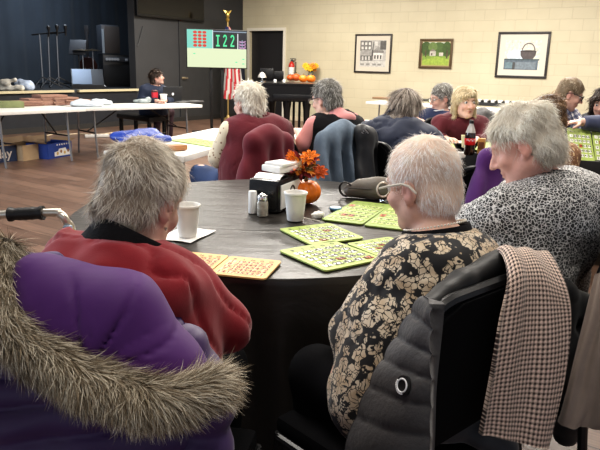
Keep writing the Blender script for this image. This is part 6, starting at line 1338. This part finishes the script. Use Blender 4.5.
part('body', MB().lathe([(.001, -.02), (.2, -.02), (.21, 0), (.2, .03), (.001, .03)], n=20).xf(Matrix.Translation((0, 0, .45)) @ Matrix.Rotation(-PI/2+.15, 4, 'X')), mat('guitar_dark', (.03, .012, .01), rough=.25), r); part('neck', MB().box((0, .0, (t+.45)/2), (.06, .03, t-.5), bev=.006), M_KIT, r); part('headstock', MB().box((0, .0, t), (.10, .025, .2), bev=.01), M_KIT, r)
part('stand', MB().tube([(-.2, -.15, .012), (0, .05, .6), (.2, -.15, .012)], .013).tube([(0, .3, .012), (0, .05, .6)], .013), M_KIT, r)
for k, (u, v, lab) in enumerate(((84, 79, 'slim chrome cymbal stand left of the amplifier cabinet'), (94, 79, 'slim chrome cymbal stand just beside the amplifier cabinet'))):
    p = on_stage(u, v, 1.2); r = root('cymbal_stand', lab, 'cymbal stand', (p[0], p[1], sz)); t = P(u, 50, p[1])[2]-sz
    part('pole', MB().tube([(0, 0, .02), (0, 0, t)], .012), M_CHR, r); part('cymbal', MB().lathe([(.001, .03), (.04, .02), (.2, -.01), (.2, -.014), (.001, .02)], c=(0, 0, t), n=24, cap=False), mat('dull_bronze', (.10, .08, .05), rough=.35, metal=.8), r)
    for j in range(3): a_ = .2+2*PI*j/3; part('tripod_foot', MB().tube([(0, 0, .25), (.25*math.cos(a_), .25*math.sin(a_), .012)], .011), M_CHR, r)
# plastic bag with packages at the stage edge
p = on_stage(25, 87, .25); V, Q = prim_mesh([ell((0, 0, .09), (.19, .12, .10)), ell((-.10, .0, .14), (.10, .09, .08)), ell((.10, -.02, .08), (.10, .10, .09))], .016, disp=lambda X: .022*wob(X, 16, 2)+.012*wob(X, 42, 4), clip=lambda X, d: np.maximum(d, .002-X[:, 2]), m=.06)
o = make('plastic_bag', V, Q, mat('bag_pale_blue', (.58, .68, .86), rough=.35, var=.35, vscale=7)); o.location = tuple(p); tag(o, 'crumpled pale blue and white plastic bag on the stage edge at the left', 'plastic bag')
p = on_stage(5, 88, .25); V, Q = prim_mesh([cap((-.35, 0, .08), (.05, 0, .14), .05, .06), cap((-.1, 0, .05), (.3, .03, .06), .05, .05), cap((-.3, .0, .14), (.2, .0, .2), .03, .03)], .016, disp=lambda X: .014*wob(X, 22, 2)+.010*wob(X, 50, 4), clip=lambda X, d: np.maximum(d, .002-X[:, 2]), m=.05)
o = make('wrapped_bundle', V, Q, mat('wrap_cream', (.66, .64, .58), rough=.5, var=.4, vscale=9)); o.location = tuple(p); tag(o, 'loose cream wrapped bundle on the stage edge at the far left', 'bundle')
# ------------------------------------------------------------------ long white tables in front of the stage
ZT = .71
def far_table(label, uL, vL, uR, vR, W=.75):
    a, b = PZ(uL, vL, ZT), PZ(uR, vR, ZT); x = nrm(b-a); x[2] = 0; x = nrm(x); y = np.array([-x[1], x[0], 0]); L = np.linalg.norm((b-a)[:2]); c = (a+b)/2+y*W/2; return folding_table(label, c, L, W, math.atan2(x[1], x[0]), ZT), c, x, y, L
tA, cA, xA, yA, LA = far_table('long white folding table with stacks of cards at the left, before the stage', -14, 112.5, 86, 108.2)
tB, cB, xB, yB, LB = far_table('long white folding table with the laptop, before the stage', 82, 108.0, 202.5, 104.8)
def on_far(u, v, dz=.001): q = PZ(u, v, ZT); q[2] = ZT+dz; return q
# card stacks
M_CS = mat('pink_card_stack', (.27, .15, .115), rough=.7, var=.25, vscale=30, stretch=(1, 1, 6)); M_CS2 = mat('salmon_card_stack', (.33, .19, .14), rough=.7, var=.25, vscale=30, stretch=(1, 1, 6))
for k, (u, v, w_, h_, lab) in enumerate(((24, 106.0, .42, .07, 'low stack of pink cards, leftmost on the far left table'), (38, 105.2, .40, .095, 'stack of pink cards, second from the left on the far left table'), (50, 104.8, .40, .14, 'tallest stack of pink cards on the far left table'), (62, 104.6, .38, .105, 'stack of pink cards just right of the tallest one'), (74, 104.3, .40, .07, 'low stack of pink cards, rightmost on the far left table'))):
    q = on_far(u, v); mb = MB(); nl = 4
    for j in range(nl): mb.box((.012*math.sin(j*2.1+k), .01*math.cos(j*1.7+k), h_*(j+.5)/nl), (w_, .26, h_/nl*.92), rz=.06*math.sin(j*3+k), bev=.003, mi=j % 2)
    single('card_stack', lab, 'cards', mb, [M_CS, M_CS2], q, math.atan2(xA[1], xA[0]), group='stacks of pink bingo cards')
q = on_far(4, 107.5); single('bingo_pad', 'olive and white paper pad at the far left end of the tables', 'paper pad', MB().box((0, 0, .04), (.45, .26, .08), bev=.004), mat('pad_olive', (.20, .22, .10), rough=.7, var=.3), q, .6)
for u, v, lab, R in ((84, 106.6, 'crumpled clear plastic wrap at the joint of the two long tables', .13), (100, 105, 'second piece of clear plastic wrap just right of the table joint', .09)):
    q = on_far(u, v); V, Q = prim_mesh([ell((0, 0, .04), (R*1.5, R, .05)), ell((R, 0, .03), (R, R*.7, .04))], .014, disp=lambda X: .014*wob(X, 24, R*30)+.010*wob(X, 60, 4), clip=lambda X, d: np.maximum(d, .002-X[:, 2]), m=.05)
    o = make('plastic_wrap', V, Q, mat('clear_wrap', (.62, .66, .70), rough=.2, spec=.7)); o.location = tuple(q); tag(o, lab, 'plastic wrap')
# laptop, drinks
q = on_far(171.5, 102.6); r = root('laptop', 'black laptop seen from behind in front of the bingo caller', 'laptop', q, math.atan2(xB[1], xB[0])+.1)
part('base', MB().box((0, .12, .009), (.36, .25, .018), bev=.004), mat('laptop_grey', (.04, .04, .045), rough=.4), r); part('lid', MB().box((0, -.03, .13), (.37, .012, .24), mt=Matrix.Rotation(.12, 3, 'X'), bev=.005), mat('laptop_lid', (.022, .024, .028), rough=.35), r)
part('logo', MB().lathe([(.001, 0), (.022, 0), (.022, .002), (.001, .002)], n=16).xf(Matrix.Translation((0, -.040, .135)) @ Matrix.Rotation(PI/2+.12, 4, 'X')), mat('logo_light', (.8, .82, .85), rough=.3), r, label='small round pale logo')
q = on_far(163.7, 103.4); single('foam_cup', 'small white cup beside the laptop on the far table', 'cup', cup_mesh().xf(Matrix.Scale(1.25, 4)), M_FOAM, q)
q = on_far(155, 103.0); r = root('drink_tumbler', 'red drink tumbler in front of the bingo caller', 'tumbler', q); part('tumbler', MB().lathe([(.001, 0), (.045, 0), (.052, .17), (.001, .17)], n=20), mat('tumbler_red', (.55, .03, .05), rough=.35), r); part('lid', MB().lathe([(.054, .165), (.054, .19), (.03, .2), (.001, .2)], n=20), mat('tumbler_lid', (.08, .02, .02), rough=.4), r)
q = on_far(142, 103.2); V, Q = prim_mesh([ell((0, 0, .03), (.14, .09, .04)), ell((.1, 0, .05), (.05, .05, .05))], .012, disp=lambda X: .010*wob(X, 30, 2), clip=lambda X, d: np.maximum(d, .002-X[:, 2])); o = make('wrapped_snack', V, Q, mat('foil_grey', (.30, .34, .34), rough=.35, var=.4, vscale=20)); o.location = tuple(q); tag(o, 'small grey foil-wrapped snack at the left elbow of the bingo caller', 'snack')
for u, v, w_, lab in ((183, 102.6, .32, 'thin dark folder on the far table right of the laptop'), (193, 102.2, .28, 'second thin dark folder at the right end of the far table')):
    q = on_far(u, v); single('paper_folder', lab, 'folder', MB().box((0, 0, .012), (w_, .22, .022), bev=.004), mat('folder_dark', (.09, .09, .09), rough=.6), q, .8)
# bench of the caller
q = PZ(137, 131, 0); bz = .5; r = root('piano_bench', 'black padded bench under the bingo caller', 'bench', (-2.62, 10.55, 0), -.75)
part('seat', MB().box((0, 0, .455), (.95, .38, .08), bev=.025), M_PAD, r)
for sx in (-1, 1):
    for sy in (-1, 1): part('leg', MB().box((sx*.41, sy*.14, .21), (.05, .05, .42), bev=.006), M_PIANO, r)
# ------------------------------------------------------------------ boxes on the floor, cable, power strip
def open_box(name, label, BLp, BRp, hpx, dpt, m_out, m_in, art=None, flaps=True):
    a, b = PZ(*BLp, 0), PZ(*BRp, 0); x = nrm(b-a); x[2] = 0; w_ = np.linalg.norm((b-a)[:2]); y = np.array([-x[1], x[0], 0]); rz_ = math.atan2(x[1], x[0]); h_ = P(BLp[0], BLp[1]-hpx, a[1])[2]
    r = root(name, label, 'box', (a+b)/2+y*dpt/2, rz_); t = .008; mb = MB()
    for cx, cy, sx, sy in ((0, -dpt/2, w_, t), (0, dpt/2, w_, t), (-w_/2, 0, t, dpt), (w_/2, 0, t, dpt)): mb.box((cx, cy, h_/2), (sx, sy, h_))
    mb.box((0, 0, t/2+.001), (w_, dpt, t)); part('carton', mb, m_out, r, smooth=False)
    if flaps:
        for sx in (-1, 1): part('flap', MB().add([(sx*w_/2, -dpt/2, h_), (sx*w_/2, dpt/2, h_), (sx*(w_/2+.10), dpt/2, h_+.03), (sx*(w_/2+.10), -dpt/2, h_+.03)], [(0, 1, 2, 3)]), m_in, r, smooth=False)
        part('flap', MB().add([(-w_/2, dpt/2, h_), (w_/2, dpt/2, h_), (w_/2, dpt/2+.08, h_+.07), (-w_/2, dpt/2+.08, h_+.07)], [(0, 1, 2, 3)]), m_in, r, smooth=False)
    return r, w_, h_, dpt
M_CARD = mat('brown_cardboard', (.42, .30, .18), rough=.8, var=.1); M_CARDIN = mat('cardboard_inside', (.36, .25, .15), rough=.85)
r, w_, h_, d_ = open_box('printed_box', 'dark navy printed carton with white script lettering, leftmost of three floor boxes', (-14, 164.5), (17, 160.8), 17.5, .32, mat('navy_print', (.016, .03, .075), rough=.5), M_CARDIN, flaps=False)
v, f = text_mesh('day', .17); part('lettering', MB().add([(x_+w_*.08, -d_/2-.006, y_+h_*.48) for x_, y_, _ in v], f), mat('print_tan', (.55, .48, .42), rough=.6), r, smooth=False); part('rim', MB().box((0, -d_/2-.002, h_-.006), (w_, .014, .014)), M_CARDIN, r)
open_box('cardboard_box', 'plain brown open cardboard box, middle of three floor boxes', (23.5, 161.2), (47.5, 157.4), 15.5, .36, M_CARD, M_CARDIN)
r, w_, h_, d_ = open_box('printed_box', 'bright blue and white printed open carton, rightmost of three floor boxes', (48.5, 159.5), (72, 155.2), 15.2, .36, mat('blue_print', (.015, .05, .25), rough=.5), M_CARDIN)
mb = MB()
mb.add([(x_*w_*.5, -d_/2-.006, h_*z_) for x_, z_ in ((-.5, .12), (.85, .10), (.9, .38), (.55, .42), (.45, .62), (-.1, .60), (-.2, .45), (-.5, .40))], [tuple(range(8))], 0)
for k in range(4): mb.add([(x_*w_*.5, -d_/2-.008, h_*z_) for x_, z_ in disc(-.25+.3*k, .3+.1*(k % 2), .09, .11, 10)], [tuple(range(10))], 1+k % 2)
for k in range(6): mb.add([(x_*w_*.5, -d_/2-.008, h_*z_) for x_, z_ in rc(-.3+.2*k, .82, -.2+.2*k, .92)], [(0, 1, 2, 3)], 0)
part('printed_panel', mb, [mat('print_white', (.75, .74, .7), rough=.6), mat('print_amber', (.6, .4, .12), rough=.6), mat('print_brown', (.3, .15, .08), rough=.6)], r, smooth=False, label='white picture panel on blue')
pts = [PZ(u, v, .012) for u, v in ((28, 136), (36, 136.5), (48, 135.5), (56, 133.2), (66, 134.5), (78, 133.8), (92, 134.5), (104, 134), (115, 132.5), (122, 134), (130, 137))]; pf = patch_grid(np.stack([pts, pts], 1), 2, 60)[:, 0]
single('extension_cord', 'pale extension cord running along the floor under the long tables', 'cord', MB().tube(pf-pf[0], .012, n=6), mat('cord_cream', (.55, .45, .32), rough=.6), pf[0])
q = PZ(97, 137.5, .002); r = root('power_strip', 'white power strip lying on the floor under the table joint', 'power strip', q, .5); part('casing', MB().box((0, 0, .03), (.42, .09, .05), bev=.01), mat('strip_white', (.62, .60, .56), rough=.5), r)
for k in range(4): part('socket', MB().box((-.13+.085*k, -.0, .056), (.05, .04, .006), bev=.003), mat('socket_grey', (.2, .2, .2), rough=.5), r)
mb = MB()
G = [(x_*.5, 0, z_) for x_, z_ in ((-1, 0), (-.5, .12), (0, .06), (.5, .14), (1, 0))]
wv = WD(143, 26, .015); wv2 = WD(137, 46, .015)
single('wall_cable', 'thin black cable drooping from the television to the stage corner', 'cable', MB().tube([(0, 0, 0), tuple((wv2-wv)*.35+np.array([0, 0, -.02])), tuple((wv2-wv)*.8+np.array([0, 0, -.06])), tuple(wv2-wv)], .012, n=6), M_BLKSTEEL, wv)
# ------------------------------------------------------------------ light
w = bpy.data.worlds.new('world'); bpy.context.scene.world = w; w.use_nodes = True
w.node_tree.nodes['Background'].inputs[0].default_value = (.80, .87, 1, 1); w.node_tree.nodes['Background'].inputs[1].default_value = .7
def area(name, loc, size, power, col, tgt=None, sy=None):
    l = bpy.data.lights.new(name, 'AREA'); l.energy = power; l.color = col; l.size = size
    if sy: l.shape = 'RECTANGLE'; l.size_y = sy
    o = bpy.data.objects.new(name, l); C.objects.link(o); o.location = loc
    d = Vector(tgt)-Vector(loc) if tgt is not None else Vector((0, 0, -1))
    o.rotation_euler = d.to_track_quat('-Z', 'Y').to_euler(); return o
WARM = (1, .95, .87)
for i, (x, y, p) in enumerate([(-1.3, 3.2, 55), (1.6, 3.4, 60), (-.6, 6.2, 75), (2.4, 6.4, 90), (.2, 9.6, 120), (3.4, 9.0, 125), (5.2, 6.5, 75), (-2.6, 9.5, 45), (.3, .6, 30), (2.6, 11, 105), (-.6, 13.2, 130), (-2.2, 12.2, 70)]):
    area('ceiling_panel_light', (x, y, CEIL-.06), 1.2, p*1.3, WARM, sy=.6)
area('window_light', (-6.5, 4.0, 2.0), 3.0, 260, (.72, .84, 1), (-.5, 3.2, .6), sy=2.0)
sc = bpy.context.scene
sp_ = CORN-DD*4.2-ND*1.4
area('added_stage_fill', (sp_[0], sp_[1], 3.3), 1.0, 60, (.75, .86, 1), (sp_[0]-ND[0]*1.5, sp_[1]-ND[1]*1.5, 1.2))  # added dim fill without a known fixture, lifts the near-black stage curtain
sc.view_settings.view_transform = 'Standard'; sc.view_settings.look = 'Medium High Contrast'; sc.view_settings.exposure = -0.08; sc.view_settings.gamma = 1.0

# ------------------------------------------------------------------ groups of repeats
GROUPS = {'folding_chair': 'black chairs around the tables', 'folding_table': 'white folding tables', 'microphone_stand': 'microphone stands on the stage', 'cymbal_stand': 'cymbal stands on the stage', 'framed_picture': 'framed pictures on the cream wall',
          'foam_cup': 'white foam cups', 'glass_jar': 'small glass jars on the piano', 'music_rest': 'dark panels on the piano top', 'paper_sheet': 'white paper sheets on the tables', 'plastic_wrap': 'pieces of plastic wrap on the far tables', 'paper_folder': 'dark folders on the far table', 'flag': 'flags by the corner'}
for o in list(bpy.data.objects):
    if o.parent is not None or 'label' not in o.keys() or 'group' in o.keys(): continue
    k = o.name.split('.')[0]
    if k in GROUPS: o['group'] = GROUPS[k]
    elif k == 'bingo_card': o['group'] = 'tan bingo cards by the red sweater' if o['label'].startswith('tan') else 'green bingo cards'
    elif k == 'pumpkin' and 'piano' in o['label']: o['group'] = 'pumpkins on the piano'
